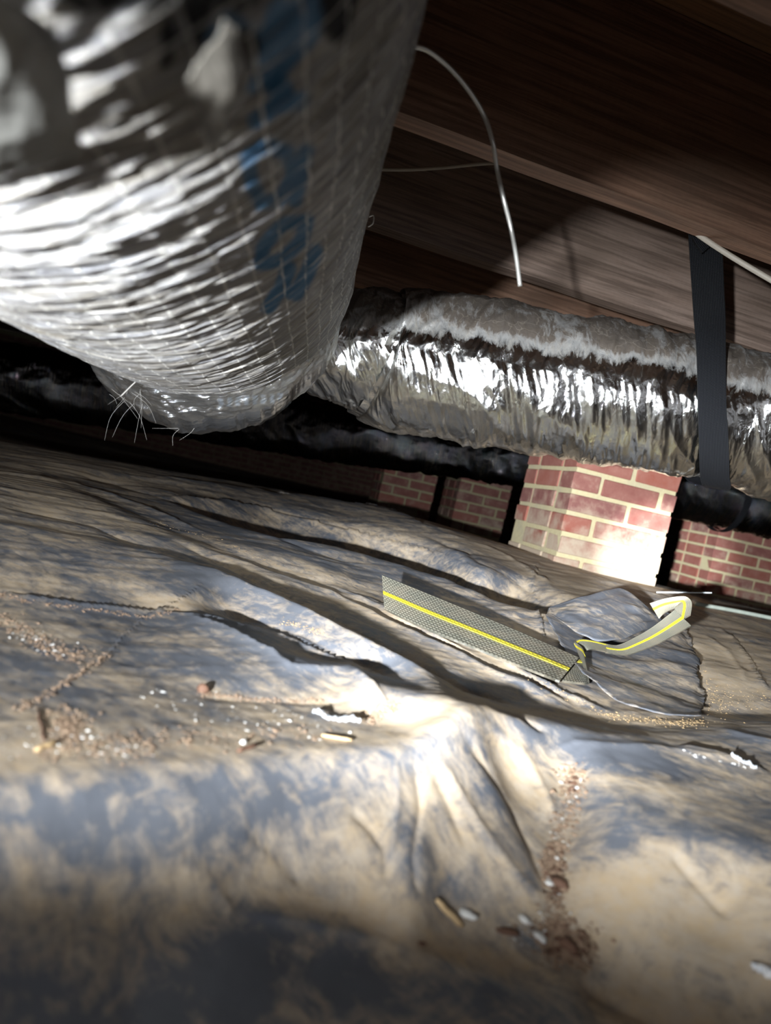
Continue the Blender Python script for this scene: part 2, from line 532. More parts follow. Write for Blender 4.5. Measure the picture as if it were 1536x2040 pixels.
# ------------------------------------------------------------------ ground sheet: one big height field
# control lines: (pixel x, pixel y, height relative to the camera); each gives the real 3D line a fold runs along
CL = [
    # bottom, nearest the camera
    [(-900, 2500, -.27), (-300, 2420, -.285), (350, 2350, -.29), (900, 2350, -.285), (1500, 2350, -.262), (2300, 2350, -.22)],
    [(-500, 2080, -.26), (0, 2040, -.266), (250, 1960, -.268), (480, 1830, -.250), (640, 1850, -.252), (800, 1905, -.257), (1000, 1985, -.264), (1150, 2040, -.266)],
    [(0, 1900, -.25), (250, 1830, -.248), (480, 1760, -.245), (700, 1800, -.253), (900, 1870, -.262), (1040, 1930, -.268)],
    # foreground brow
    [(-700, 1600, -.19), (-300, 1570, -.188), (0, 1560, -.187), (200, 1552, -.188), (400, 1530, -.188), (600, 1506, -.187), (830, 1486, -.179), (890, 1440, -.166), (935, 1404, -.158)],
    [(-300, 1720, -.212), (0, 1700, -.213), (200, 1690, -.214), (420, 1670, -.216), (600, 1630, -.214), (820, 1600, -.208), (900, 1560, -.199), (960, 1500, -.186)],
    # hump right flank
    [(935, 1404, -.158), (985, 1460, -.183), (1010, 1560, -.212), (1060, 1680, -.227), (1088, 1760, -.24)],
    [(850, 1600, -.206), (830, 1700, -.222), (835, 1780, -.238)],
    [(640, 1640, -.216), (700, 1720, -.232)],
    # debris channel
    [(1095, 1478, -.192), (1140, 1540, -.206), (1142, 1600, -.216), (1108, 1690, -.232), (1100, 1770, -.243), (1105, 1850, -.254), (1125, 1910, -.262), (1230, 2010, -.268), (1400, 2120, -.27)],
    # right mound
    [(1180, 1560, -.198), (1260, 1640, -.196), (1400, 1680, -.190), (1536, 1700, -.184), (1900, 1740, -.17)],
    [(1180, 1780, -.232), (1300, 1880, -.236), (1420, 1960, -.236), (1536, 2020, -.232), (1900, 2150, -.22)],
    [(1240, 1620, -.197), (1330, 1730, -.208), (1420, 1830, -.222)],
    # right brow
    [(935, 1404, -.158), (1010, 1412, -.168), (1100, 1440, -.176), (1200, 1462, -.181), (1300, 1470, -.183), (1400, 1466, -.181), (1536, 1456, -.177), (1800, 1440, -.17), (2300, 1420, -.165)],
    [(1170, 1500, -.186), (1260, 1530, -.188), (1400, 1545, -.185), (1536, 1560, -.18)],
    # plateau on the left
    [(0, 1440, -.186), (110, 1375, -.188), (215, 1305, -.190), (270, 1245, -.192), (312, 1222, -.191)],
    [(-700, 1200, -.185), (-300, 1170, -.186), (0, 1182, -.187), (150, 1203, -.188), (300, 1224, -.191), (355, 1216, -.187), (400, 1238, -.183), (520, 1288, -.178), (572, 1326, -.178), (690, 1336, -.176), (742, 1362, -.172), (765, 1385, -.176), (745, 1425, -.189)],
    [(180, 1440, -.187), (400, 1380, -.189), (520, 1395, -.190), (640, 1410, -.190), (745, 1425, -.189), (800, 1440, -.186), (860, 1432, -.176)],
    [(200, 1500, -.186), (500, 1480, -.188), (700, 1465, -.188)],
    [(785, 1400, -.176), (850, 1400, -.170), (900, 1395, -.166)],
    # ridge one
    [(-700, 1010, -.165), (-300, 1000, -.163), (0, 1034, -.163), (120, 1058, -.163), (255, 1080, -.163), (420, 1140, -.165), (520, 1180, -.167), (620, 1226, -.168), (730, 1285, -.172), (850, 1348, -.179), (930, 1382, -.184)],
    [(0, 1110, -.176), (200, 1150, -.178), (350, 1195, -.180), (430, 1225, -.182), (560, 1275, -.188), (680, 1330, -.195), (760, 1368, -.20)],
    # crest lines further up
    [(-300, 930, -.158), (0, 925, -.158), (90, 952, -.158), (220, 1008, -.160), (365, 1074, -.168), (500, 1134, -.178), (640, 1195, -.186), (800, 1262, -.190), (980, 1345, -.194), (1130, 1412, -.200)],
    [(150, 955, -.160), (250, 1018, -.168), (365, 1066, -.176), (520, 1132, -.184), (625, 1164, -.188), (740, 1205, -.192)],
    [(-200, 900, -.150), (150, 945, -.152), (323, 988, -.152), (427, 1030, -.154), (573, 1066, -.155), (690, 1090, -.157), (800, 1118, -.160), (900, 1150, -.164), (1010, 1195, -.170)],
    [(200, 962, -.162), (323, 1000, -.160), (427, 1043, -.164), (560, 1082, -.165)],
    [(480, 1090, -.165), (620, 1125, -.172), (760, 1150, -.180), (900, 1200, -.187), (1050, 1270, -.192), (1140, 1330, -.196)],
    # rear berm
    [(-500, 830, -.16), (0, 878, -.150), (187, 930, -.140), (333, 957, -.137), (520, 983, -.125), (640, 997, -.116), (755, 1009, -.104), (800, 1024, -.101), (870, 1051, -.103), (960, 1075, -.112), (1040, 1095, -.125), (1108, 1116, -.136), (1200, 1145, -.137), (1297, 1172, -.137), (1400, 1195, -.140), (1536, 1226, -.142), (2000, 1330, -.145)],
    [(870, 1075, -.120), (960, 1110, -.137), (1060, 1150, -.152), (1150, 1200, -.164)],
    [(330, 968, -.150), (520, 1008, -.148), (700, 1045, -.142), (850, 1085, -.142), (960, 1135, -.150)],
    # right field
    [(1080, 1230, -.172), (1240, 1270, -.182), (1380, 1300, -.188), (1536, 1330, -.190), (1900, 1400, -.190)],
    [(1160, 1330, -.190), (1300, 1400, -.200), (1420, 1430, -.206), (1536, 1440, -.204), (1900, 1460, -.20)],
    [(1300, 1250, -.172), (1370, 1252, -.172), (1450, 1250, -.168), (1536, 1260, -.168)],
]
# lines behind brows, placed in world space: offset from a control line (dy back, dz down)
HID = [(12, .075, -.017), (19, .07, -.014), (3, .0, .0), (15, .09, -.016), (25, .5, -.10)]
pts = []
cons = []
zs = []


def add_line(W):
    k0 = len(pts)
    for p in W:
        pts.append((p[0], p[1])); zs.append(p[2])
    for i in range(k0, len(pts) - 1):
        cons.append((i, i + 1))


LW = [[atZ(*p) for p in L] for L in CL]
for L in LW: add_line(L)
for k, dy, dz in HID:
    if dy == 0: continue
    L = LW[k]
    sel = L if k not in (15,) else L[6:11]
    if k == 15:
        add_line([p + np.array([.02, .09, dz]) for p in sel])
    elif k == 12:
        add_line([p + np.array([.0, .09, dz]) for p in L[2:]])
    elif k == 19:
        add_line([p + np.array([.03, .055, dz * (.45 if i < 4 else 1)]) for i, p in enumerate(L)])
    else:
        add_line([p + np.array([.0, dy, dz]) for p in L])
for X, Y, Z in [(-2.5, .05, -.05), (2.5, .05, -.02), (-9, .05, 0), (9, .05, 0), (-9, 9.5, -.06), (9, 9.5, -.06), (-4, 5, -.07), (0, 5, -.075), (4, 5, -.07),
                (0, .05, -.10), (-1, .05, -.08), (1, .05, -.06), (-.4, .05, -.1), (.4, .05, -.08), (0, 9.5, -.07), (-9, 4, -.05), (9, 4, -.05), (-4, 2, .03), (5, 2, .03)]:
    pts.append((X, Y)); zs.append(Z)
o = delaunay_2d_cdt([Vector(p) for p in pts], cons, [], 0, 1e-6, True)
vco, tris, orig = o[0], o[2], o[3]
zc = []
P0 = np.array(pts); Z0 = np.array(zs)
for i, v in enumerate(vco):
    if orig[i]: zc.append(float(np.mean([zs[k] for k in orig[i]])))
    else:
        d = np.hypot(P0[:, 0] - v.x, P0[:, 1] - v.y); q = np.argsort(d)[:3]
        wq = 1 / (d[q] + 1e-4); zc.append(float((Z0[q] * wq).sum() / wq.sum()))
NR, NC = 840, 660
Yr = .13 * (9.0 / .13) ** np.linspace(0, 1, NR)
ang = np.linspace(-1.02, 1.02, NC)
K = np.tan(ang * np.linspace(1, 1, NC)) * .95
GX = Yr[:, None] * K[None, :]
GY = np.repeat(Yr[:, None], NC, 1)
GZ = np.full(GX.shape, -.07)
for t3 in tris:
    for a_ in range(1, len(t3) - 1):
        A, B, C_ = (vco[t3[0]], vco[t3[a_]], vco[t3[a_ + 1]])
        za, zb, z3 = zc[t3[0]], zc[t3[a_]], zc[t3[a_ + 1]]
        y0, y1 = min(A.y, B.y, C_.y), max(A.y, B.y, C_.y)
        r0, r1 = np.searchsorted(Yr, y0), np.searchsorted(Yr, y1)
        if r1 <= r0: continue
        x = GX[r0:r1]; y = GY[r0:r1]
        den = (B.y - C_.y) * (A.x - C_.x) + (C_.x - B.x) * (A.y - C_.y)
        if abs(den) < 1e-12: continue
        l1 = ((B.y - C_.y) * (x - C_.x) + (C_.x - B.x) * (y - C_.y)) / den
        l2 = ((C_.y - A.y) * (x - C_.x) + (A.x - C_.x) * (y - C_.y)) / den
        l3 = 1 - l1 - l2
        m = (l1 > -1e-6) & (l2 > -1e-6) & (l3 > -1e-6)
        GZ[r0:r1][m] = (l1 * za + l2 * zb + l3 * z3)[m]


def blur(a, n, ax):
    for _ in range(2):
        p = np.pad(a, [(n, n) if i == ax else (0, 0) for i in (0, 1)], mode='edge')
        c = np.cumsum(p, axis=ax)
        c = np.concatenate([np.zeros_like(np.take(c, [0], ax)), c], ax)
        w_ = 2 * n + 1
        a = (np.take(c, range(w_, c.shape[ax]), ax) - np.take(c, range(0, c.shape[ax] - w_), ax)) / w_
    return a


GZ = blur(blur(GZ, 4, 0), 4, 1)
G0 = GZ.copy()
PX, PY, PZc = project(np.stack([GX, GY, GZ], -1))
S = GY / F        # metres per pixel there


def crease(pts_, amp, wid, kind='r', sm=1.0):
    """fold drawn along a line: r = rounded ridge, g = groove, s = step (one side up)"""
    global GZ
    xs = [p[0] for p in pts_]; ys = [p[1] for p in pts_]
    mk = (PX > min(xs) - 120) & (PX < max(xs) + 120) & (PY > min(ys) - 120) & (PY < max(ys) + 120) & (GY < 4)
    if not mk.any(): return
    x = PX[mk] + 5 * vn(GX[mk] * 14, GY[mk] * 14, s=5); y = PY[mk] + 3 * vn(GX[mk] * 14, GY[mk] * 14, s=6)
    d, al, side = seg_dist(x, y, pts_)
    end = np.clip(np.minimum(al, 1 - al) * 6, 0, 1)
    q = d / wid
    if kind == 'r': v = np.exp(-q * 1.6)
    elif kind == 'g': v = -np.exp(-q * q)
    else:
        v = np.where(side * sm > 0, np.exp(-q * .9), -.35 * np.exp(-q * 2.2))
    GZ[mk] += amp * v * end


CR = [
    # seams and small folds on the sheet, in order far to near
    ([(0, 1440), (110, 1375), (215, 1305), (275, 1240), (330, 1215), (430, 1140)], .0022, 7, 's'),
    ([(0, 1182), (150, 1203), (300, 1226), (355, 1216)], .004, 9, 's'),
    ([(300, 1226), (420, 1230), (560, 1268), (700, 1330), (790, 1362)], .0045, 10, 's'),
    ([(200, 955), (340, 985), (430, 1030), (560, 1065), (800, 1116)], .004, 8, 'r'),
    ([(255, 1078), (420, 1138), (560, 1200), (760, 1302), (900, 1370)], .006, 12, 'r'),
    ([(350, 1075), (520, 1140), (660, 1185), (820, 1265), (1000, 1352), (1140, 1415)], .006, 9, 'r'),
    ([(330, 1070), (500, 1150), (640, 1215), (780, 1290), (930, 1370), (1100, 1420)], -.009, 7, 'r'),
    ([(700, 1180), (830, 1245), (980, 1310), (1120, 1385), (1230, 1425)], .007, 8, 'r'),
    ([(740, 1215), (870, 1280), (1000, 1340), (1150, 1400)], -.007, 6, 'r'),
    ([(640, 1160), (760, 1215), (900, 1290), (1050, 1370), (1150, 1410)], .006, 8, 'r'),
    ([(0, 1010), (180, 1040), (300, 1090), (430, 1140)], -.006, 10, 'r'),
    ([(0, 940), (150, 965), (280, 1010), (420, 1070)], .006, 8, 'r'),
    ([(60, 930), (220, 960), (360, 1000), (480, 1045), (640, 1100), (760, 1145)], -.006, 8, 'r'),
    ([(250, 945), (420, 965), (600, 990), (760, 1012), (860, 1050)], .008, 9, 's'),
    ([(300, 985), (450, 1000), (620, 1035), (760, 1075), (900, 1110), (1000, 1150)], .007, 8, 's'),
    ([(850, 1070), (930, 1100), (1020, 1150), (1090, 1200)], -.007, 8, 'r'),
    ([(880, 1060), (970, 1090), (1050, 1130), (1110, 1180)], .006, 6, 'r'),
    ([(1070, 1110), (1065, 1160), (1075, 1230), (1090, 1290)], .006, 5, 's'),
    ([(1090, 1120), (1180, 1150), (1260, 1175), (1350, 1200)], .006, 8, 'r'),
    ([(1355, 1250), (1385, 1300), (1400, 1350), (1395, 1420)], -.008, 10, 'r'),
    ([(1430, 1240), (1480, 1290), (1510, 1350), (1536, 1370)], .005, 6, 's'),
    ([(1400, 1260), (1450, 1300), (1490, 1360)], .004, 6, 'r'),
    ([(1090, 1500), (1140, 1480), (1300, 1490), (1536, 1530)], .003, 14, 'r'),
    ([(1340, 1485), (1420, 1500), (1536, 1540)], .004, 9, 's'),
    ([(1420, 1450), (1536, 1480), (1700, 1500)], .004, 9, 'r'),
    # foreground flank folds
    ([(905, 1440), (970, 1520), (1020, 1600), (1060, 1690), (1085, 1770)], -.005, 20, 'r'),
    ([(940, 1420), (1040, 1500), (1090, 1580), (1110, 1640)], .003, 20, 'r'),
    ([(860, 1500), (905, 1570), (960, 1660), (1040, 1760), (1085, 1800)], .0035, 18, 'r'),
    ([(850, 1520), (890, 1600), (930, 1690)], -.003, 14, 'r'),
    ([(820, 1500), (835, 1600), (825, 1700), (840, 1790)], -.0045, 16, 'r'),
    ([(790, 1520), (790, 1620), (780, 1720)], .003, 16, 'r'),
    ([(690, 1600), (735, 1640), (770, 1690), (775, 1760)], -.004, 14, 'r'),
    ([(490, 1640), (560, 1700), (610, 1760)], -.005, 16, 'r'),
    ([(470, 1820), (600, 1840), (760, 1880), (920, 1940), (1080, 2010)], .003, 30, 'r'),
    ([(330, 1690), (420, 1760), (470, 1830)], .003, 20, 'r'),
    ([(1330, 1690), (1390, 1760), (1460, 1830)], -.004, 14, 'r'),
    ([(1160, 1960), (1260, 2010), (1400, 2080)], -.006, 26, 'r'),
    ([(1230, 1840), (1290, 1940), (1320, 2020)], .0015, 6, 'r'),
    ([(520, 1290), (575, 1330), (700, 1338), (745, 1365), (765, 1400), (745, 1440)], .004, 10, 'r'),
    ([(380, 1385), (480, 1395), (620, 1400), (700, 1395)], -.002, 10, 'r'),
    ([(380, 1230), (450, 1255), (520, 1290), (560, 1310)], .005, 8, 's'),
    ([(430, 1225), (520, 1240), (600, 1262), (700, 1320)], -.004, 9, 'r'),
    ([(970, 1400), (1040, 1425), (1090, 1460)], -.006, 9, 'r'),
]
for c in CR:
    crease(*c[:4], **({'sm': c[4]} if len(c) > 4 else {}))
# fine slack in the plastic: folds along the general run, plus soft lumps
ca, sa = math.cos(math.radians(-32)), math.sin(math.radians(-32))
U1 = GX * ca - GY * sa; V1 = GX * sa + GY * ca
near = np.clip((GY - .5) / .5, 0, 1)
fine = ridged(U1 * 3.0 + 2.0, V1 * 17, 3, 3)
GZ += (.0020 * near + .0004) * fine
fan = vn(GX * 3, GY * 3, s=9)
GZ += .0022 * fbm(GX * 5, GY * 5, 3, 11) * (.5 + .5 * near)
GZ += .0006 * ridged(U1 * 9 + 3 * fan, V1 * 30, 2, 21)
GZ += .0004 * fbm(GX * 90, GY * 90, 2, 12)
# keep distant ground lumps
GZ += .02 * fbm(GX * 1.2, GY * 1.2, 3, 14) * np.clip((GY - 2.8) / 1.5, 0, 1)

# how much dust lies where (pure albedo: wiped and dusty patches of the sheet)
DUST = np.full(GX.shape, .525)
DP = [  # x, y, rx, ry, rotation, amount
    (130, 1120, 170, 60, 12, -.13), (430, 1180, 150, 45, 22, -.22), (230, 1230, 190, 30, 8, -.16), (650, 1290, 130, 22, 28, -.16),
    (440, 1060, 150, 24, 16, -.12), (640, 1100, 130, 22, 20, -.20), (560, 1010, 150, 18, 8, -.10), (820, 1160, 90, 24, 24, -.18),
    (400, 1310, 190, 45, 8, -.14), (60, 1330, 110, 60, -20, -.13), (300, 1440, 180, 40, -8, -.10), (560, 1370, 120, 30, 5, -.06), (690, 1380, 70, 28, 5, .16),
    (780, 1340, 120, 26, 26, -.12), (960, 1400, 110, 12, 20, .15), (1060, 1120, 120, 40, 20, .12), (1130, 1180, 60, 60, 0, .18), (950, 1130, 90, 18, 24, -.17),
    (1130, 1360, 90, 20, 25, -.05), (900, 1250, 110, 16, 25, .12), (1000, 1330, 150, 12, 25, .16), (1440, 1330, 90, 80, 0, .22),
    (1180, 1490, 110, 40, 15, -.24), (1300, 1530, 110, 30, 18, -.2), (1180, 1620, 120, 45, 15, -.18), (1240, 1690, 90, 28, -10, -.16), (1480, 1470, 70, 14, 5, -.25),
    (1500, 1640, 90, 40, 35, -.14), (1250, 1790, 130, 70, 10, .30), (1400, 1900, 240, 160, 20, .22), (1240, 1560, 130, 14, 5, .1), (1390, 1590, 100, 26, 20, .16),
    (600, 1590, 260, 70, -5, -.14), (200, 1620, 280, 60, -3, -.02), (940, 1660, 110, 70, 40, -.02), (830, 1440, 120, 40, -10, .18), (1060, 1560, 50, 70, -10, .14),
    (850, 1420, 90, 30, 0, .15), (300, 1980, 520, 150, 0, -.2), (760, 1850, 300, 30, 15, .10), (80, 1760, 170, 60, 0, .10), (760, 1960, 200, 50, 10, -.16),
    (100, 1490, 220, 60, -5, .14), (60, 960, 200, 60, 10, .10), (300, 920, 320, 30, 8, .05), (700, 1210, 120, 16, 25, .12), (330, 1205, 60, 16, 0, .26),
    (1330, 1790, 40, 50, 40, -.1), (620, 1470, 260, 30, -5, .06), (1200, 1430, 260, 10, 4, .2), (740, 1060, 140, 18, 12, .10),
]
for (x, y, rx, ry, rot, a_) in DP:
    c, s_ = math.cos(math.radians(rot)), math.sin(math.radians(rot))
    dx = PX - x; dy = PY - y
    u = (dx * c + dy * s_) / rx; v = (-dx * s_ + dy * c) / ry
    q = u * u + v * v
    q = np.where((PZc > .1) & (GY < 4), q, 99)
    DUST += (a_ * .8 if a_ < 0 else a_) * np.exp(-np.minimum(q, 40))
# dust and grit gather in the low lines
curv = blur(blur(GZ, 7, 0), 7, 1) - GZ
DUST += np.clip(curv / (.0022 + .002 * GY), -1, 1.4) * .09
GZw = GZ
# flatten under piers is not needed: bricks reach below the sheet
me = np_mesh('ground_sheet', np.stack([GX, GY, GZw], -1).reshape(-1, 3), grid_faces(NR, NC)[:, ::-1], attrs={'dust': DUST})
sheet = link('plastic_ground_sheet', me, M_TARP)
tag(sheet, 'wide dusty black plastic ground sheet lying in long folds over the crawl space soil', 'tarp')

# soil below and behind everything
me = bpy.data.meshes.new('floor')
me.from_pydata([(-9, -3, -.16), (9, -3, -.16), (9, 12, -.16), (-9, 12, -.16)], [], [(0, 1, 2, 3)])
tag(link('floor', me, M_DIRT), kind='structure')


def ground(x, y):
    """height of the sheet at a world point"""
    r = np.interp(y, Yr, np.arange(NR)); c = np.interp(x / y, K, np.arange(NC))
    return float(GZw[int(round(r)), int(round(c))])


def hit(px, py, lift=0.0):
    """where the view ray through a pixel meets the sheet"""
    d = ray(px, py)
    t = .15
    prev = None
    while t < 6:
        p = CAM + d * t
        g = ground(p[0], p[1])
        if p[2] <= g + lift:
            lo, hi = t - .004 * max(1, t), t
            for _ in range(8):
                m_ = (lo + hi) / 2; p = CAM + d * m_
                if p[2] <= ground(p[0], p[1]) + lift: hi = m_
                else: lo = m_
            return CAM + d * hi
        t += .004 * max(1, t)
    return CAM + d * 3


# ------------------------------------------------------------------ joists, subfloor
JD = np.array([math.cos(math.radians(15.2)), math.sin(math.radians(15.2)), 0])     # along the joists
JN = np.array([-JD[1], JD[0], 0])
JZ = .462                       # underside above the camera
JH = .262


def joist(dist, thick, label, mat, ztop=JH, zb=JZ, length=9.0, off=0.0):
    """dist: distance from the camera at u=-150"""
    x0 = -150 / F * dist
    base = np.array([x0, dist, 0]) + JN * thick / 2
    me = bpy.data.meshes.new('joist')
    n = 120
    V = []; 
    for i in range(n):
        s = (i / (n - 1) - .35) * length
        for (yy, zz) in ((-thick / 2, 0), (-thick / 2, ztop * .5), (-thick / 2, ztop), (thick / 2, ztop), (thick / 2, 0)):
            wob = .002 * math.sin(s * 3.1 + dist * 7) + .001 * math.sin(s * 17 + dist)
            V.append((s, yy, zz + (wob if zz == 0 else 0)))
    Fc = grid_faces(n, 5, True).tolist() + [tuple(range(5)), tuple(range((n - 1) * 5, n * 5))[::-1]]
    me.from_pydata(V, [], [tuple(f) for f in Fc])
    o = link('floor_joist', me, mat)
    o.location = base + np.array([0, 0, CZ + zb])
    o.rotation_euler = (0, 0, math.radians(15.2))
    tag(o, label, 'joist', 'floor joists overhead')
    return o


joist(.965, .042, 'nearest brown wooden floor joist, its face crossing the upper right with a diagonal duct shadow', M_JOIST)
joist(1.40, .042, 'pinkish brown floor joist just above the foil duct, behind the black hanging strap', M_JOIST2)
joist(1.86, .042, 'dark floor joist hidden behind the one above the foil duct', M_JOIST, zb=JZ)
for d_ in (2.30, 2.74, 3.18):
    o = joist(d_, .042, 'unlit floor joist in the darkness deep in the crawl space', M_JOIST)
    o['group'] = 'unlit joists deep in the crawl space'
o = joist(.54, .042, 'floor joist overhead, nearest the camera above the torn duct top', M_JOIST)

ceil = empty('ceiling', (0, 0, CZ + JZ + JH))
tag(ceil, kind='structure')
for k in range(26):
    b = box_mesh('board', 9, .138, .02, .002)
    o = link('subfloor_board', b, M_SUB, ceil)
    c = JN * (-.9 + k * .1405) + JD * 1.3
    o.matrix_parent_inverse = Matrix.Identity(4)
    o.location = (c[0], c[1], .0105 + (k % 2) * .0008)
    o.rotation_euler = (0, 0, math.radians(15.2))
me = box_mesh('deck', 22, 14, .02)
dk = link('ceiling_deck', me, M_SUB, None)
dk.location = (0, 4, CZ + JZ + JH + .033)
tag(dk, kind='structure')
dk.name = 'ceiling_slab'


# ------------------------------------------------------------------ brick piers
def brick_pier(origin, rot, wx, wy, z0, z1, label, course=.0675, bl=.203, jt=.014, seed=0, group=None, bm_=None, mm=None):
    """origin = front left corner on the ground; x along the front face, y into depth"""
    rr = random.Random(seed)
    e = empty('brick_pier', (origin[0], origin[1], z0))
    R_ = Matrix.Rotation(rot, 4, 'Z')
    core = box_mesh('mortar', wx - .010, wy - .010, z1 - z0)
    o = link('mortar', core, mm or M_MORTAR)
    o.parent = e
    e.rotation_euler = (0, 0, rot)
    o.location = (wx / 2, wy / 2, (z1 - z0) / 2)
    bh = course - jt
    cache = {}

    def brick(x, y, z, sx, sy):
        key = (round(sx, 3), round(sy, 3), rr.randrange(2))
        if key not in cache:
            cache[key] = box_mesh('brick', sx, sy, bh, .0028, .0016)
            cache[key].materials.append(bm_ or M_BRICK)
        b = bpy.data.objects.new('brick', cache[key])
        COL.objects.link(b); b.parent = e
        b.location = (x + rr.uniform(-.0015, .0015), y + rr.uniform(-.0015, .0015), z + rr.uniform(-.001, .001))
        b.rotation_euler = (0, 0, rr.uniform(-.006, .006))

    nrow = int((z1 - z0) / course)
    dpt = .098
    for r in range(nrow):
        z = r * course + course / 2
        # front and back faces: stretchers, half shift every other course
        for yy in (dpt / 2, wy - dpt / 2):
            x = -bl * .5 if r % 2 else 0.0
            x += rr.uniform(-.006, .006) if 0 < r else 0
            while x < wx - .02:
                a = max(x, 0); b_ = min(x + bl - jt, wx)
                if b_ - a > .025: brick((a + b_) / 2, yy, z, b_ - a, dpt)
                x += bl
        # side faces between
        for xx in (dpt / 2, wx - dpt / 2):
            y = dpt + jt if r % 2 == 0 else dpt + jt - .0
            while y < wy - dpt - jt - .02:
                b_ = min(y + bl - jt, wy - dpt - jt)
                if b_ - y > .025: brick(xx, (y + b_) / 2, z, dpt, b_ - y)
                y += bl
    # lump of mortar squeezed out of the joints, uneven
    tag(e, label, 'pier', group)
    return e


pa = atY(1106, 1108, 2.34); pb = atY(1306, 1165, 2.42)
rotA = math.atan2(pb[1] - pa[1], pb[0] - pa[0])
wA = math.hypot(pb[1] - pa[1], pb[0] - pa[0])
brick_pier((pa[0], pa[1]), rotA + .0, wA, .40, CZ - .24, CZ + .27, 'brightly lit red brick pier with cream mortar beneath the foil duct', seed=4, bl=.215, course=.0685)
p = atY(1400, 1190, 4.3)
brick_pier((p[0], p[1]), math.radians(10), 1.25, .40, CZ - .35, CZ + .30, 'wide red brick pier with white joints at the right, beyond the bright pier', seed=8, bm_=M_BRICK_FAR)
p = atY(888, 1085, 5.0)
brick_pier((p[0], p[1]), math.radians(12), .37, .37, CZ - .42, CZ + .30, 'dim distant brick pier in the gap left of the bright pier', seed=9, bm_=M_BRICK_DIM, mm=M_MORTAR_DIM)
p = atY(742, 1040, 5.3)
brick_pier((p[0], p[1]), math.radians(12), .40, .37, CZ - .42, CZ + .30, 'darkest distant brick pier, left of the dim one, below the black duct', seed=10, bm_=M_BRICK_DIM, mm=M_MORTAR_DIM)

# foundation walls: bricks too dark and far to pick apart, real geometry in one mesh each
def brick_wall(name, p0, p1, z0, z1):
    p0 = np.array(p0); p1 = np.array(p1)
    d = p1 - p0; L = math.hypot(*d); d = d / L; n = np.array([-d[1], d[0]])
    V = []; Fc = []
    course, bl, jt = .0675, .215, .011
    for r in range(int((z1 - z0) / course)):
        x = -bl * .5 * (r % 2)
        while x < L:
            a, b_ = max(x, 0), min(x + bl - jt, L)
            z = z0 + r * course
            k = len(V)
            pr = random.uniform(0, .004)
            for zz in (z, z + course - jt):
                for q, off in ((a, -.012 - pr), (b_, -.012 - pr), (b_, .05), (a, .05)):
                    P = p0 + d * q + n * off
                    V.append((P[0], P[1], zz))
            Fc += [(k, k + 1, k + 5, k + 4), (k + 1, k + 2, k + 6, k + 5), (k + 3, k, k + 4, k + 7), (k + 4, k + 5, k + 6, k + 7), (k, k + 3, k + 2, k + 1)]
            x += bl
    e = empty(name, (p0[0], p0[1], z0))
    tag(e, kind='structure')
    me = bpy.data.meshes.new('bricks'); me.from_pydata(V, [], Fc)
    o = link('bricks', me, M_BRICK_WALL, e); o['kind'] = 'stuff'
    c = (p0 + p1) / 2 + n * .06
    me = box_mesh('mortar', L, .1, z1 - z0)
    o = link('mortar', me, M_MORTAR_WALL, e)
    o.location = (c[0], c[1], (z0 + z1) / 2)
    o.rotation_euler = (0, 0, math.atan2(d[1], d[0]))


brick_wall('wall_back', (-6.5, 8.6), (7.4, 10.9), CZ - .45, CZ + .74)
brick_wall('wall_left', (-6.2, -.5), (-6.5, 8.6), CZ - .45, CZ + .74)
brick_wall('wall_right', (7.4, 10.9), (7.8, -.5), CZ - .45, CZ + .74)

# girder resting on the piers
gi = box_mesh('girder', 8, .19, .19, .004)
g = link('wooden_girder', gi, M_JOIST)
g.location = pa + JD * .9 + JN * .2 + np.array([0, 0, 0]); g.location.z = CZ + .27 + .097
g.rotation_euler = (0, 0, math.radians(15.2))
tag(g, 'dark timber girder lying on top of the bright brick pier', 'beam')


# ------------------------------------------------------------------ ducts
def frame_along(C):
    D = np.gradient(C, axis=0); D /= np.linalg.norm(D, axis=1)[:, None]
    A = np.zeros_like(D); B = np.zeros_like(D)
    u = np.array([0, 0, 1.0])
    for i in range(len(C)):
        u = u - D[i] * (u @ D[i]); u /= np.linalg.norm(u)
        A[i] = u; B[i] = np.cross(D[i], u)
    s = np.concatenate([[0], np.cumsum(np.linalg.norm(np.diff(C, axis=0), axis=1))])
    return D, A, B, s


def duct(name, C, R, nth, disp, mat, parent, attrs=None, cap=False):
    """sweep: C centres, R radii, disp(s, th) -> radial displacement; th = 0 on top"""
    D, A, B, s = frame_along(C)
    th = np.linspace(0, 2 * np.pi, nth, endpoint=False)
    Sg, Tg = np.meshgrid(s, th, indexing='ij')
    rad = R[:, None] + disp(Sg, Tg)
    V = C[:, None] + (A[:, None] * np.cos(Tg)[..., None] + B[:, None] * np.sin(Tg)[..., None]) * rad[..., None]
    at = {k: f(Sg, Tg, V) for k, f in (attrs or {}).items()}
    uv = np.stack([Sg, Tg * np.mean(R)], -1).reshape(-1, 2)
    me = np_mesh(name, V.reshape(-1, 3), grid_faces(len(C), nth, True), uv=uv, attrs=at)
    return link(name, me, mat, parent)


# --- big duct: runs from beyond the torch over the camera's left shoulder
VP = ray(610, 920); AX = VP / np.linalg.norm(VP)
RB = .225; DB = .352
ci, si = math.cos(math.radians(116)), math.sin(math.radians(116))
PB = RT * ci + UP * si
PB = PB - AX * (PB @ AX); PB /= np.linalg.norm(PB)
AXP = CAM + PB * DB      # point of the axis abreast of the camera
LB = 1.15                # jacket end


def Cb(t): return AXP[None] + AX[None] * t[:, None]


root = empty('large_insulated_duct', Cb(np.array([.9]))[0])
tag(root, 'large foil-wrapped insulated duct with faded blue lettering, bulging overhead at upper left', 'duct')
tt = np.concatenate([np.linspace(-.6, .12, 60), np.linspace(.125, LB, 640)])
Cc = Cb(tt)
Rr = RB * np.ones(len(tt))
end = np.clip((tt - (LB - .05)) / .05, 0, 1)
Rr = Rr + .006 * end ** 2


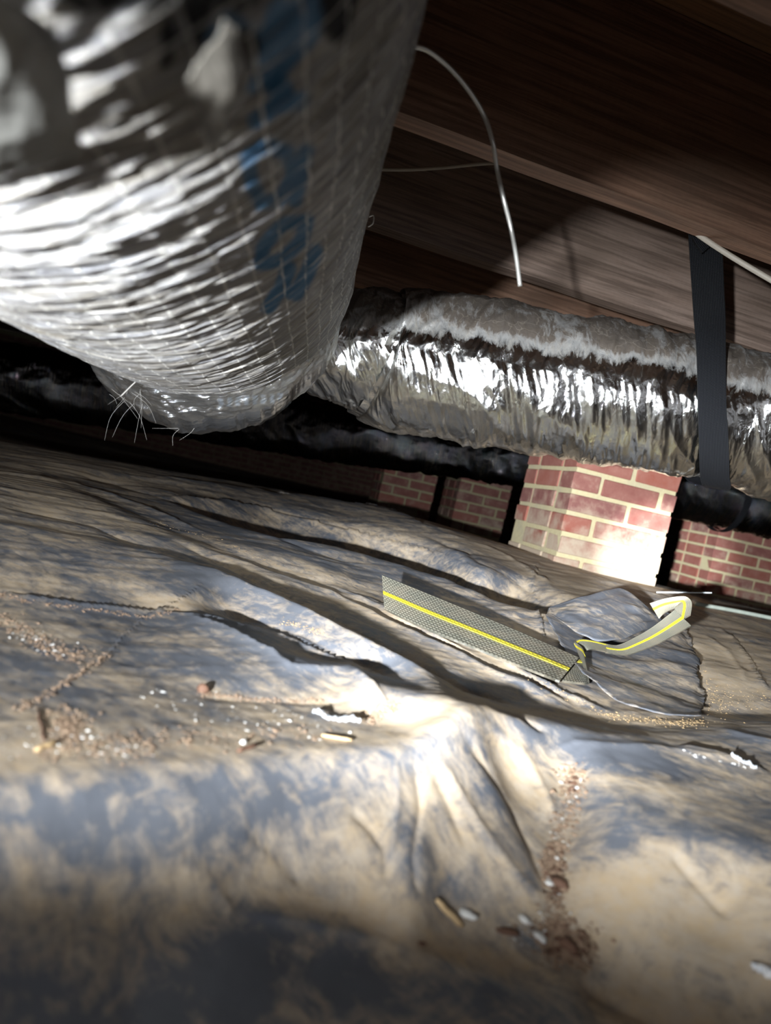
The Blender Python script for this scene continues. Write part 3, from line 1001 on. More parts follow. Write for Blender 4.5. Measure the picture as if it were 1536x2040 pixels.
def big_disp(S_, T_):
    s = S_ - .6
    P = 12
    th = T_ / (2 * np.pi)
    n = .0013 * ridged(s * 46 + 1.6 * np.sin(T_ * 1.0 + 1) + .6 * np.sin(3 * T_), th * 22, 3, 2, 22)
    n += .0016 * ridged(s * 110 + 4 * np.sin(T_ + 2), th * 34, 2, 6, 34)
    n += .004 * fbm(s * 5, th * 10, 3, 8, 10)
    n += .006 * fbm(s * 2.4, th * 5, 2, 9, 5)
    # near the torn top the film is loose and baggy
    lo = np.clip((.42 - s) / .3, 0, 1)
    n += lo * .006 * fbm(s * 14, th * 24, 3, 33, 24)
    return n


def big_dust(S_, T_, V):
    x, y, zc_ = project(V)
    d = .22 + .14 * fbm(S_ * 6, T_ * 1.5, 3, 4)
    up_ = np.clip(np.cos(T_), 0, 1)
    d = d + .35 * up_
    ok = zc_ > .05
    for (cx, cy, rx, ry, a_) in ((250, 260, 300, 170, .22), (740, 150, 90, 260, .16), (600, 200, 90, 70, .05), (250, 480, 300, 110, -.04), (400, 690, 260, 80, .08), (660, 500, 60, 160, -.18)):
        q = ((x - cx) / rx) ** 2 + ((y - cy) / ry) ** 2
        d = d + np.where(ok, a_ * np.exp(-np.minimum(q, 30)), 0)
    return d


# faded lettering, laid out along the duct: strokes are given where they sit on the film
PRINT = [  # polylines of thick strokes, in the frame of the photograph's unrolled film
    ([(620, -10), (605, 60), (560, 110), (500, 150)], 34), ([(430, 70), (450, 130), (425, 190)], 22), ([(455, 40), (500, 70)], 18),
    ([(560, 20), (540, 80), (520, 130), (560, 180)], 26),
    ([(600, 200), (545, 215), (510, 240)], 16),
    ([(495, 310), (500, 360), (520, 405), (560, 395), (585, 350), (575, 305), (530, 290), (495, 310)], 14),
    ([(610, 300), (600, 350), (588, 400)], 13),
    ([(560, 450), (525, 490), (520, 525), (560, 520), (600, 480), (612, 440), (570, 445)], 13),
    ([(575, 535), (560, 575), (590, 585), (615, 540), (628, 500)], 14), ([(555, 580), (535, 612)], 13),
]


def print_mask(S_, T_, V):
    x, y, zc_ = project(V)
    m = np.zeros(x.shape)
    ok = (zc_ > .05) & (x > 350) & (x < 700) & (y > -60) & (y < 900) & (np.cos(T_) < .4)
    xx = x[ok]; yy = y[ok]; mm = np.zeros(xx.shape)
    for pts_, w_ in PRINT:
        d, _, _ = seg_dist(xx, yy, pts_)
        mm = np.maximum(mm, np.clip((w_ + 5 - d) / 7, 0, 1))
    m[ok] = mm
    return m


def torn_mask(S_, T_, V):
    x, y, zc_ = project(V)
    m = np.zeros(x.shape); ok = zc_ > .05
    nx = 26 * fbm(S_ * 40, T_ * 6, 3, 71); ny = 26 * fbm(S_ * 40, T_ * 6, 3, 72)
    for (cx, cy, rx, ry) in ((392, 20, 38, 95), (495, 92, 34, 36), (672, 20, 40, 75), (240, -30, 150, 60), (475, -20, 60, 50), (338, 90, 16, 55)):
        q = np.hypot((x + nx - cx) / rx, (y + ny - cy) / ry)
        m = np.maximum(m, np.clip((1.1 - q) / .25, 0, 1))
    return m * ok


duct('jacket', Cc, Rr, 560, big_disp, M_FOIL_BIG, root, {'dust': big_dust, 'print': print_mask, 'torn': torn_mask})

# collar: crumpled foil sleeve sagging below the jacket's end and closing behind it
nC = 170
u = np.linspace(0, 1, nC)
tC = LB - .08 + u * .30
down = -UP - AX * (-UP @ AX); down /= np.linalg.norm(down)
shift = .062 * np.clip(u * 1.9, 0, 1) ** 1.1
Ccol = Cb(tC) + down[None] * shift[:, None] + RT[None] * (.004 * u)[:, None]
Rcol = .208 * np.sqrt(np.clip(1 - np.clip((u - .42) / .58, 0, 1) ** 2.4, 0.0004, 1)) + .0 * u


def col_disp(S_, T_):
    th = T_ / (2 * np.pi)
    n = .0075 * ridged(S_ * 16 + 2 * np.sin(2 * T_), th * 26, 3, 41, 26) + .003 * ridged(S_ * 50, th * 60, 2, 42, 60)
    n += .007 * fbm(S_ * 9, th * 9, 2, 43, 9)
    return n * np.clip(Rcol / .1, .05, 1)[:, None]


def col_print(S_, T_, V):
    x, y, z_ = project(V)
    m = np.clip((40 - np.hypot((x - 590) / .9, (y - 828) / .75)) / 9, 0, 1)
    for x0 in range(440, 560, 17):                       # small dark print on the sleeve
        m = np.maximum(m, .3 * ((np.abs(x - x0) < 4.5) & (np.abs(y - (803 - (x0 - 440) * .09)) < 9) & (np.cos(T_) < .3)))
    return m


duct('sleeve', Ccol, Rcol, 420, col_disp, M_FOIL_COLLAR, root, {'dust': lambda s, t, V: .02 + .06 * fbm(s * 9, t * 2, 2, 3) + .3 * np.clip(np.cos(t), 0, 1), 'print': col_print})


def foil_flap(name, outline, Yf, parent, mat, seed, curl=.02, pr=0.0, n=46, bulge=.012):
    """loose triangle or tongue of torn film: outline as pixels with a depth at each corner"""
    P = [atY(a_, b_, c_) for a_, b_, c_ in outline]
    # bilinear patch of four corners
    g = np.linspace(0, 1, n)
    U_, V_ = np.meshgrid(g, g, indexing='ij')
    A_, B_, C2, D_ = P
    Q = (A_[None, None] * ((1 - U_) * (1 - V_))[..., None] + B_[None, None] * (U_ * (1 - V_))[..., None]
         + C2[None, None] * (U_ * V_)[..., None] + D_[None, None] * ((1 - U_) * V_)[..., None])
    nrm = np.cross(B_ - A_, D_ - A_); nrm /= np.linalg.norm(nrm)
    if nrm @ (CAM - A_) < 0: nrm = -nrm
    h = bulge * np.sin(np.pi * V_) * np.sin(np.pi * np.clip(U_, 0, 1)) + curl * .004 * fbm(U_ * 3 + seed, V_ * 3, 3, seed) + .0010 * ridged(U_ * 4, V_ * 3, 2, seed + 3)
    Q = Q + nrm[None, None] * h[..., None]
    edge = fbm(U_ * 4 + seed, V_ * 4, 3, seed + 9) * .0025
    Q = Q + (B_ - A_)[None, None] / max(np.linalg.norm(B_ - A_), .01) * (edge * (V_ * 2 - 1))[..., None]
    uv = np.stack([U_ * .1, V_ * .1], -1).reshape(-1, 2)
    x, y, _ = project(Q)
    me = np_mesh(name, Q.reshape(-1, 3), grid_faces(n, n), uv=uv,
                 attrs={'dust': np.full(n * n, .10) + .1 * fbm(U_ * 3, V_ * 3, 2, seed).ravel(),
                        'print': (np.clip((90 - np.hypot(x - 450, (y - 110) * .8)) / 25, 0, 1) * pr).ravel()})
    o = link(name, me, mat, parent)
    sm = o.modifiers.new('thick', 'SOLIDIFY'); sm.thickness = .0006
    return o


foil_flap('torn_foil_flap', [(455, 30, .205), (368, 160, .218), (424, 310, .268), (508, 130, .232)], .8, root, M_FLAP2, 3, bulge=.005)
foil_flap('torn_foil_flap', [(-60, -60, .140), (-60, 365, .222), (165, 305, .222), (110, 50, .174)], .8, root, M_FLAP3, 5, bulge=.004)
# --- right-hand duct, hung below the joists
pc = [(580, 672, 1.33, .07), (640, 686, 1.35, .092), (668, 690, 1.36, .100), (700, 694, 1.37, .108), (738, 700, 1.385, .116), (752, 705, 1.39, .120), (775, 712, 1.395, .134), (830, 722, 1.40, .139), (950, 742, 1.41, .141), (1080, 765, 1.42, .139),
      (1200, 784, 1.43, .140), (1320, 805, 1.44, .138), (1425, 823, 1.45, .131), (1520, 845, 1.46, .139), (1650, 880, 1.50, .142), (1800, 925, 1.56, .142), (2100, 1030, 1.7, .142)]
P3 = spline([tuple(atY(a_, b_, c_)) + (r_,) for a_, b_, c_, r_ in pc], 900)
C2_, R2_ = P3[:, :3], P3[:, 3]


def small_disp_f(seed, amp=1.0, lean=.9):
    def f(S_, T_):
        th = T_ / (2 * np.pi)
        # slack pleats winding obliquely round the duct, closed at the back of it
        tt_ = np.abs(((th + .25) % 1) - .5) * 2
        ph = S_ * 13 - lean * 3.2 * tt_ + 1.2 * fbm(S_ * 2.5, th * 4, 2, seed, 4)
        a_ = ridged(ph, th * 5, 2, seed + 1, 5)
        b_ = ridged(S_ * 42 - 7 * tt_, th * 7, 3, seed + 2, 7)
        c_ = fbm(S_ * 7, th * 7, 3, seed + 4, 7)
        e_ = ridged(S_ * 95 - 12 * tt_, th * 16, 2, seed + 7, 16)
        return amp * (.0080 * a_ + .0032 * b_ + .0045 * c_ + .0011 * e_) - .007 * amp
    return f


def small_dust(S_, T_, V):
    up_ = np.cos(T_)
    d = .55 * np.clip((up_ - .0) / .45, 0, 1) + .16 * np.clip((-up_ - .55) / .4, 0, 1) - .06
    return d + .10 * fbm(S_ * 10, T_ * 2, 3, 66)


r2 = empty('foil_flexible_duct', tuple(atY(1200, 784, 1.43)))
tag(r2, 'crinkled silver flexible duct slung below the joists from the large duct toward the right', 'duct')
duct('foil_jacket', C2_, R2_, 340, small_disp_f(50), M_FOIL, r2, {'dust': small_dust})

# --- dark ducts behind
pd = [(-500, 640, 2.75, .13), (0, 745, 2.75, .13), (400, 812, 2.8, .12), (700, 866, 2.85, .11), (1000, 908, 2.9, .108), (1250, 945, 2.95, .12), (1450, 980, 3.0, .145), (1700, 1030, 3.1, .15), (2100, 1120, 3.3, .15)]
P4 = spline([tuple(atY(a_, b_ + 4, c_ * 1.1)) + (r_ * 1.1,) for a_, b_, c_, r_ in pd], 520)
r3 = empty('black_flexible_duct', tuple(atY(700, 858, 2.85)))
tag(r3, 'shiny dark flexible duct in the shadows behind the silver duct and the brick pier', 'duct')
duct('duct_jacket', P4[:, :3], P4[:, 3], 150, small_disp_f(80, 1.6), M_FOIL_DARK, r3, {'dust': lambda s, t, V: .05 * np.cos(t)})
pe = [(250, 905, 3.6, .12), (520, 905, 3.6, .12), (700, 925, 3.7, .12), (860, 955, 3.8, .12), (1010, 1000, 3.9, .12)]


# ------------------------------------------------------------------ webbing bands
def band(name, C, Wd, width, thick, mat, parent=None, us=(0, 1), lift=0.0, nrm=None, nu=9, vscale=None):
    """ribbon: C centre points, Wd across-directions; us = part of the width; lift along the normal"""
    n = len(C)
    D = np.gradient(C, axis=0); D /= np.linalg.norm(D, axis=1)[:, None]
    Wd = Wd - D * (Wd * D).sum(1)[:, None]; Wd /= np.linalg.norm(Wd, axis=1)[:, None]
    N = np.cross(D, Wd)
    s = np.concatenate([[0], np.cumsum(np.linalg.norm(np.diff(C, axis=0), axis=1))])
    g = np.linspace(us[0], us[1], nu)
    top = C[:, None] + Wd[:, None] * ((g - .5) * width)[None, :, None] + N[:, None] * (thick / 2 + lift)
    bot = C[:, None] + Wd[:, None] * ((g - .5) * width)[None, :, None] - N[:, None] * (thick / 2 + lift)
    ring = np.concatenate([top, bot[:, ::-1]], 1)          # closed section
    m = ring.shape[1]
    uv = np.zeros((n, m, 2)); uv[..., 0] = np.concatenate([g, g[::-1]])[None]; uv[..., 1] = (s / width)[:, None]
    Fq = grid_faces(n, m, True)
    me = np_mesh(name, ring.reshape(-1, 3), Fq, uv=uv.reshape(-1, 2), smooth=False)
    bm = bmesh.new(); bm.from_mesh(me)
    bm.verts.ensure_lookup_table()
    for base in (0, (n - 1) * m):
        try: bm.faces.new([bm.verts[base + k] for k in range(m)])
        except Exception: pass
    bmesh.ops.recalc_face_normals(bm, faces=bm.faces[:])
    bm.to_mesh(me); bm.free()
    return link(name, me, mat, parent)


def band_px(rows, n=60):
    """rows: (edge a px, py, depth), (edge b px, py, depth) -> centres and across vectors"""
    A_ = spline([tuple(atY(*a_)) for a_, b_ in rows], n)
    B_ = spline([tuple(atY(*b_)) for a_, b_ in rows], n)
    return (A_ + B_) / 2, B_ - A_


# black hanging strap: from the joist, in front of the duct, under it and up behind
k0 = np.argmin(np.abs(project(C2_)[0] - 1422))
Cd = C2_[k0]; Dd, Ad, Bd, _ = frame_along(C2_); Dd, Ad, Bd = Dd[k0], Ad[k0], Bd[k0]
fr = Bd if Bd @ (CAM - Cd) > 0 else -Bd
jt_ = atY(1402, 452, 1.18)
rl = R2_[k0] + .007
loop = [tuple(atY(1402, 430, 1.17)), tuple(atY(1404, 460, 1.18)), tuple(atY(1411, 590, 1.235)), tuple(atY(1416, 680, 1.275))]
Pxy = lambda q: project(q[None])
for a_ in np.radians([84, 65, 45, 25, 5]):
    best = None
    for k in range(k0 - 60, k0 + 60, 2):
        q = C2_[k] + (fr * math.sin(a_) - Ad * math.cos(a_)) * (R2_[k] + .011)
        x_, y_, _ = Pxy(q)
        e_ = abs(float(x_[0]) - (1403 + (float(y_[0]) - 460) * .043))
        if best is None or e_ < best[0]: best = (e_, q, k)
    loop.append(tuple(best[1]))
kb = best[2]
for a_ in np.radians([-20, -45, -70, -95, -120]):
    loop.append(tuple(C2_[kb] + (fr * math.sin(a_) - Ad * math.cos(a_)) * (R2_[kb] + .011)))
Cd = C2_[kb]
loop.append(tuple(Cd - fr * .12 + Ad * .20))
Lp = spline(loop, 140)
hs = empty('hanging_strap', tuple(jt_))
tag(hs, 'black nylon strap hanging from the joist and looped under the silver duct', 'strap')
band('webbing', Lp, np.repeat(Dd[None], 140, 0), .050, .0022, M_BLACKWEB, hs)
# folded tail at the nail
tA = [((1380, 452, 1.172), (1432, 462, 1.172)), ((1384, 466, 1.172), (1444, 476, 1.172)), ((1398, 476, 1.172), (1449, 490, 1.172))]
C_, W_ = band_px(tA, 12)
band('folded_tail', C_, W_, .05, .006, M_BLACKWEB, hs)
nl = box_mesh('nail', .008, .004, .008, .001)
q = link('nail', nl, M_NAIL, hs); q.location = Vector(atY(1412, 466, 1.165)) ; q.matrix_parent_inverse = Matrix.Translation(-Vector(hs.location))
# thin strap at the dark duct far right
k1 = np.argmin(np.abs(project(P4[:, :3])[0] - 1445))
D4, A4, B4, _ = frame_along(P4[:, :3])
f4 = B4[k1] if B4[k1] @ (CAM - P4[k1, :3]) > 0 else -B4[k1]
Lp = spline([tuple(P4[k1, :3] + (f4 * math.sin(a_) - A4[k1] * math.cos(a_)) * (P4[k1, 3] + .012)) for a_ in np.radians([150, 120, 90, 60, 30, 0, -30, -60, -90, -130])], 60)
b = band('duct_strap', Lp, np.repeat(D4[k1][None], 60, 0), .03, .002, M_BLACKWEB)
tag(b, 'narrow black strap around the dark duct at the right edge', 'strap')

# ------------------------------------------------------------------ torn plastic patch and raised flap on the right
def sheet_patch(name, outline, lift, parent, seed, dust=0.0, ridge=0.003, n=90, flat=None):
    """thin piece of plastic lying on the ground sheet: outline in pixels where its edge touches the ground"""
    W = [hit(px, py) for px, py in outline]
    xy = np.array([(p[0], p[1]) for p in W])
    x0, y0 = xy.min(0); x1, y1 = xy.max(0)
    gx = np.linspace(x0, x1, n); gy = np.linspace(y0, y1, n)
    V = []; idx = -np.ones((n, n), int)

    def inside(x, y):
        c = False; j = len(xy) - 1
        for i in range(len(xy)):
            if ((xy[i, 1] > y) != (xy[j, 1] > y)) and (x < (xy[j, 0] - xy[i, 0]) * (y - xy[i, 1]) / (xy[j, 1] - xy[i, 1] + 1e-12) + xy[i, 0]): c = not c
            j = i
        return c
    # dense boundary + interior, constrained triangulation gives a clean outline
    bd = []
    for i in range(len(xy)):
        a_, b_ = xy[i], xy[(i + 1) % len(xy)]
        m = max(2, int(np.hypot(*(b_ - a_)) / .008))
        for k in range(m):
            t = k / m; p = a_ + (b_ - a_) * t
            nn = np.array([-(b_ - a_)[1], (b_ - a_)[0]]); nn /= np.linalg.norm(nn) + 1e-9
            jit = .0045 * fbm(np.array([p[0] * 45.]), np.array([p[1] * 45.]), 3, seed)[0]
            bd.append(p + nn * jit)
    xy2 = xy; xy = np.array(bd)
    inner = [(x + random.uniform(-.001, .001), y + random.uniform(-.001, .001)) for x in gx for y in gy if inside(x, y)]
    allp = [Vector(p) for p in bd] + [Vector(p) for p in inner]
    nb = len(bd)
    o_ = delaunay_2d_cdt(allp, [], [list(range(nb))], 1, 1e-6)
    P = np.array([(v.x, v.y) for v in o_[0]])
    tr = []
    for f in o_[2]:
        for k in range(1, len(f) - 1): tr.append((f[0], f[k], f[k + 1]))
    d, _, _ = seg_dist(P[:, 0], P[:, 1], list(bd) + [bd[0]])
    z = np.array([ground(x, y) for x, y in P])
    # the patch bridges the small wrinkles below it
    h = lift + ridge * ridged(P[:, 0] * 9, P[:, 1] * 9, 2, seed) + .003 * fbm(P[:, 0] * 5, P[:, 1] * 5, 2, seed) + .004 * np.exp(-d / .012) * (fbm(P[:, 0] * 14, P[:, 1] * 14, 2, seed + 4) + .3)
    if flat is not None: z = flat(P, z)
    z = z + np.maximum(h, .0025)
    me = np_mesh(name, np.column_stack([P, z]), np.array(tr), attrs={'dust': np.full(len(P), .46 + dust) + .12 * fbm(P[:, 0] * 8, P[:, 1] * 8, 3, seed + 7)})
    o2 = link(name, me, M_PATCH, parent)
    m = o2.modifiers.new('thick', 'SOLIDIFY'); m.thickness = .0008
    return o2


pr_ = empty('torn_plastic_sheet', tuple(hit(1250, 1330)))
tag(pr_, 'torn piece of dusty plastic sheet lying at the strap end with one corner folded up', 'tarp')
sheet_patch('sheet', [(1085, 1235), (1130, 1205), (1210, 1195), (1345, 1232), (1372, 1275), (1392, 1330), (1388, 1352), (1402, 1392), (1392, 1440), (1330, 1436), (1252, 1418), (1190, 1380), (1150, 1345), (1120, 1300)], .007, pr_, 3, dust=-.05)


def flap3d(name, rows, mat, parent, seed, dust=.3, n=60, wr=.004, bow=.012, obj_tag=None):
    """rows: near edge and far edge control points (px, py, height above camera) lofted"""
    A_ = spline([tuple(atZ(*a_)) for a_, b_ in rows], n); B_ = spline([tuple(atZ(*b_)) for a_, b_ in rows], n)
    g = np.linspace(0, 1, 36)
    Q = A_[:, None] * (1 - g)[None, :, None] + B_[:, None] * g[None, :, None]
    U_, V_ = np.meshgrid(np.linspace(0, 1, n), g, indexing='ij')
    Q[..., 2] += bow * np.sin(np.pi * V_) + wr * ridged(U_ * 3, V_ * 3, 3, seed) + .003 * fbm(U_ * 7, V_ * 7, 2, seed)
    me = np_mesh(name, Q.reshape(-1, 3), grid_faces(n, 36), attrs={'dust': (.46 + dust + .1 * fbm(U_ * 4, V_ * 4, 3, seed)).ravel()})
    o_ = link(name, me, mat, parent)
    m = o_.modifiers.new('thick', 'SOLIDIFY'); m.thickness = .0009
    return o_


flap3d('raised_corner', [((1090, 1222, -.168), (1094, 1212, -.165)), ((1130, 1248, -.165), (1150, 1192, -.134)), ((1180, 1272, -.166), (1195, 1181, -.124)), ((1230, 1275, -.165), (1240, 1173, -.118)),
                          ((1285, 1255, -.160), (1275, 1195, -.128)), ((1322, 1240, -.160), (1302, 1224, -.148))], M_PATCH, pr_, 12, dust=-.08, bow=.002, wr=.0016)

# ------------------------------------------------------------------ strap with a yellow line lying on the folds
gs = empty('webbing_strap', tuple(hit(1150, 1320)))
tag(gs, 'olive webbing strap with a yellow line down its middle, lying twisted on the folds', 'strap')


def ribbon(name, A_, B_, thick, mat, parent, us=(0, 1), lift=0.0, nu=9):
    C_ = (A_ + B_) / 2
    D = np.gradient(C_, axis=0); D /= np.linalg.norm(D, axis=1)[:, None]
    W_ = B_ - A_
    N = np.cross(D, W_); N /= np.linalg.norm(N, axis=1)[:, None]
    N = np.apply_along_axis(lambda q_: np.convolve(np.pad(q_, 2, mode='edge'), np.ones(5) / 5, 'valid'), 0, N)
    s_ = np.concatenate([[0], np.cumsum(np.linalg.norm(np.diff(C_, axis=0), axis=1))])
    g = np.linspace(us[0], us[1], nu)
    mid = A_[:, None] * (1 - g)[None, :, None] + B_[:, None] * g[None, :, None]
    h = (thick / 2 + lift)
    ring = np.concatenate([mid + N[:, None] * h, (mid - N[:, None] * h)[:, ::-1]], 1)
    m = ring.shape[1]; n = len(A_)
    uv = np.zeros((n, m, 2)); uv[..., 0] = np.concatenate([g, g[::-1]])[None]; uv[..., 1] = (s_ / np.linalg.norm(W_, axis=1).mean())[:, None]
    me = np_mesh(name, ring.reshape(-1, 3), grid_faces(n, m, True), uv=uv.reshape(-1, 2), smooth=False)
    bm = bmesh.new(); bm.from_mesh(me); bm.verts.ensure_lookup_table()
    for b0 in (0, (n - 1) * m):
        bm.faces.new([bm.verts[b0 + k] for k in range(m)])
    bmesh.ops.recalc_face_normals(bm, faces=bm.faces[:])
    bm.to_mesh(me); bm.free()
    return link(name, me, mat, parent)


def strap_piece(nm, rows, n, wdt=.05, line=(.44, .56)):
    def edge(E):
        out = []
        for x_, y_, Y_ in spline(E, n):
            g_ = hit(x_, y_, .004)
            out.append(atY(x_, y_, min(Y_, g_[1])))
        out = np.array(out)
        return np.apply_along_axis(lambda q_: np.convolve(np.pad(q_, 2, mode='edge'), np.ones(5) / 5, 'valid'), 0, out)
    A_ = edge([a_ for a_, b_ in rows]); B_ = edge([b_ for a_, b_ in rows])
    g = ribbon(nm, A_, B_, .0026, M_WEB, gs, nu=13)
    ribbon('yellow_line', A_, B_, .0026, M_YEL, g, us=line, lift=.0006, nu=4)
    return g


strap_piece('strap_run', [((759, 1146, 1.19), (764, 1213, 1.135)), ((860, 1187, 1.15), (845, 1252, 1.095)), ((950, 1224, 1.115), (928, 1285, 1.065)), ((1050, 1266, 1.085), (1020, 1322, 1.035)), ((1155, 1312, 1.05), (1116, 1359, 1.01))], 80, line=(.5, .6))
strap_piece('strap_twist', [((1155, 1313, 1.05), (1118, 1357, 1.015)), ((1164, 1312, 1.06), (1158, 1362, 1.03)), ((1160, 1290, 1.075), (1174, 1356, 1.045)), ((1145, 1280, 1.09), (1156, 1310, 1.10)), ((1150, 1274, 1.11), (1168, 1297, 1.10)), ((1175, 1276, 1.13), (1182, 1294, 1.11)), ((1215, 1285, 1.16), (1207, 1299, 1.13)),
                            ], 60, line=(.1, .2))
strap_piece('strap_tail', [((1205, 1283, 1.15), (1205, 1300, 1.13)), ((1230, 1286, 1.17), (1245, 1305, 1.15)), ((1262, 1272, 1.20), (1275, 1297, 1.17)), ((1300, 1250, 1.24), (1320, 1278, 1.20)), ((1345, 1215, 1.29), (1378, 1246, 1.24))], 50, line=(.45, .58))
strap_piece('strap_fold', [((1376, 1226, 1.275), (1335, 1250, 1.25)), ((1378, 1200, 1.31), (1345, 1212, 1.30)), ((1362, 1188, 1.33), (1345, 1212, 1.325)), ((1325, 1193, 1.34), (1322, 1222, 1.30)), ((1294, 1203, 1.35), (1312, 1232, 1.30))], 50, line=(.35, .5))

# ------------------------------------------------------------------ wires, cables, fibres
def wire(name, pix, r, mat, label=None, cat=None, n=60, parent=None, taper=None, group=None):
    P = spline([tuple(atY(*p)) for p in pix], n)
    tp = None if taper is None else list(np.interp(np.linspace(0, 1, n), [0, 1], taper))
    o = link(name, tube(P, r, 8, True, tp), mat, parent)
    if label: tag(o, label, cat, group)
    return o


wire('bare_wire', [(815, 92, .70), (850, 100, .71), (895, 135, .72), (935, 182, .73), (965, 232, .74), (982, 285, .74), (990, 335, .75), (1003, 395, .75), (1018, 455, .76), (1028, 510, .76), (1036, 570, .76)], .0022, M_WIRE, 'pale thin wire curling out from the large duct and hanging free in the air', 'wire')
wire('electric_cable', [(700, 335, 1.30), (800, 338, 1.31), (880, 334, 1.33), (985, 325, 1.36), (1080, 330, 1.42)], .0034, M_CABLE, 'thin pale cable running level behind the hanging wire under the joists', 'cable')
wire('electric_cable', [(1330, 425, 1.15), (1362, 447, 1.14), (1440, 500, 1.12), (1540, 560, 1.10), (1700, 650, 1.08)], .0042, M_CABLE, 'tan cable crossing in front of the black strap top at the right edge', 'cable')
wire('bare_wire', [(735, 432, .98), (744, 430, .98), (743, 445, .98), (733, 452, .98)], .0009, M_WIRE, 'tiny curl of thread on the right edge of the large duct', 'thread', 24)
o = wire('loose_fibre', [(240, 790, .98), (290, 745, .96), (354, 719, .94)], .0011, M_FIBRE, n=16, parent=root, taper=(1, .5))
rf = random.Random(5)
for k in range(17):
    x0, y0 = 225 + rf.uniform(-12, 60), 785 + rf.uniform(-10, 24)
    dx, dy = rf.uniform(-45, 55), rf.uniform(20, 80)
    if k > 13: x0, y0, dx, dy = 340 + rf.uniform(0, 50), 852 + rf.uniform(0, 8), rf.uniform(-60, 30), rf.uniform(-8, 45)
    wire('loose_fibre', [(x0, y0, 1.0), (x0 + dx * .5 + rf.uniform(-8, 8), y0 + dy * .4, 1.0), (x0 + dx, y0 + dy, 1.0)], .00016, M_FIBRE, n=8, parent=root, taper=(1, .4))

# pale rods near the bright pier
wire('plastic_rod', [(1308, 1180, 1.95), (1418, 1181, 1.92)], .0017, M_ROD, 'thin pale rod lying level in front of the bright pier foot', 'rod', 6)
wire('wooden_lath', [(1385, 1203, 2.1), (1460, 1216, 2.1), (1560, 1236, 2.1), (1700, 1266, 2.1)], .006, M_ROD2, 'greenish grey rod on the folds at the right edge', 'rod', 10)

# ------------------------------------------------------------------ debris
def lump_mesh(r, seed, sx=1, sy=1, sz=.7, sub=2):
    bm = bmesh.new(); bmesh.ops.create_icosphere(bm, subdivisions=sub, radius=r)
    q = random.Random(seed)
    from mathutils import noise as _n
    for v in bm.verts:
        d = 1 + .35 * _n.noise(v.co * (1.2 / r) + Vector((seed, 0, 0)))
        v.co = Vector((v.co.x * sx * d, v.co.y * sy * d, v.co.z * sz * d))
    me = bpy.data.meshes.new('lump'); bm.to_mesh(me); bm.free()
    for p in me.polygons: p.use_smooth = True
    return me


def lump(name, px, py, wpx, asp, rot, mat, label, cat, seed, sz=.7, group=None):
    p = hit(px, py)
    r = wpx / 2 * p[1] / F
    o = link(name, lump_mesh(r, seed, 1, asp, sz * asp), mat)
    o.location = (p[0], p[1], ground(p[0], p[1]) + r * sz * asp * .55)
    o.rotation_euler = (0, 0, rot)
    tag(o, label, cat, group)
    return o


lump('pebble', 929, 1827, 44, .5, -.5, M_STONE, 'white oval pebble right beside the straw stick', 'pebble', 1)
lump('pebble', 1043, 1833, 30, .65, -.9, M_STONE, 'white pebble at the left edge of the nearest grit pile', 'pebble', 2)
lump('pebble', 1074, 1872, 38, .5, -.9, M_STONE, 'long white pebble at the front of the nearest grit pile', 'pebble', 3)
lump('pebble', 1094, 1762, 20, .8, 0, M_STONE, 'small round white pebble at the narrow neck of the grit channel', 'pebble', 4)
lump('pebble', 484, 1481, 13, .9, 0, M_STONE, 'tiny white pebble above the dark twig on the left plateau', 'pebble', 5, .9)
lump('bark_chunk', 404, 1378, 26, .7, .3, M_BARK, 'reddish brown chunk standing on the left plateau', 'debris', 6, 1.2)
lump('bark_chunk', 1115, 1765, 44, .6, -.7, M_BARK, 'dark chunk in the grit channel above the nearest pile', 'debris', 7)
lump('bark_chunk', 1010, 1858, 50, .35, .1, M_BARK, 'dark flat lump added as the shade left of the nearest grit pile', 'debris', 8)  # shadow beside the pile, added as a dark lump
lump('bark_chunk', 1130, 1890, 50, .6, -.9, M_BARK, 'dark chunk sunk in the nearest grit pile', 'debris', 9)
lump('bark_chunk', 840, 1882, 22, .5, 0, M_BARK, 'small dark crumb below the straw stick', 'debris', 10)


def stick(name, a_, b_, r, mat, label):
    p, q = hit(*a_), hit(*b_)
    P = [p * (1 - t) + q * t for t in np.linspace(0, 1, 7)]
    for i, v in enumerate(P): v[2] = max(v[2], ground(v[0], v[1])) + r * 1.1; v[0] += .0006 * math.sin(i * 2.1)
    m = tube(P, r, 7, True, [.7, 1, .95, 1.05, .95, 1, .6])
    o = link(name, m, mat); tag(o, label, 'stick'); return o


stick('straw_stick', (867, 1800), (920, 1852), .0020, M_CHIP, 'yellowish straw stick lying beside the white oval pebble')
stick('twig', (472, 1500), (513, 1488), .0014, M_BARK, 'dark brown twig under the tiny white pebble on the plateau')
stick('wood_splinter', (68, 1500), (112, 1483), .0016, M_CHIP, 'tan wood splinter at the left edge of the plateau')
stick('twig', (74, 1415), (88, 1478), .0007, M_BARK, 'thin dark twig lying upright above the tan splinter')
stick('wood_splinter', (640, 1468), (700, 1478), .0012, M_CHIP, 'light wood splinter in front of the white foil scrap')

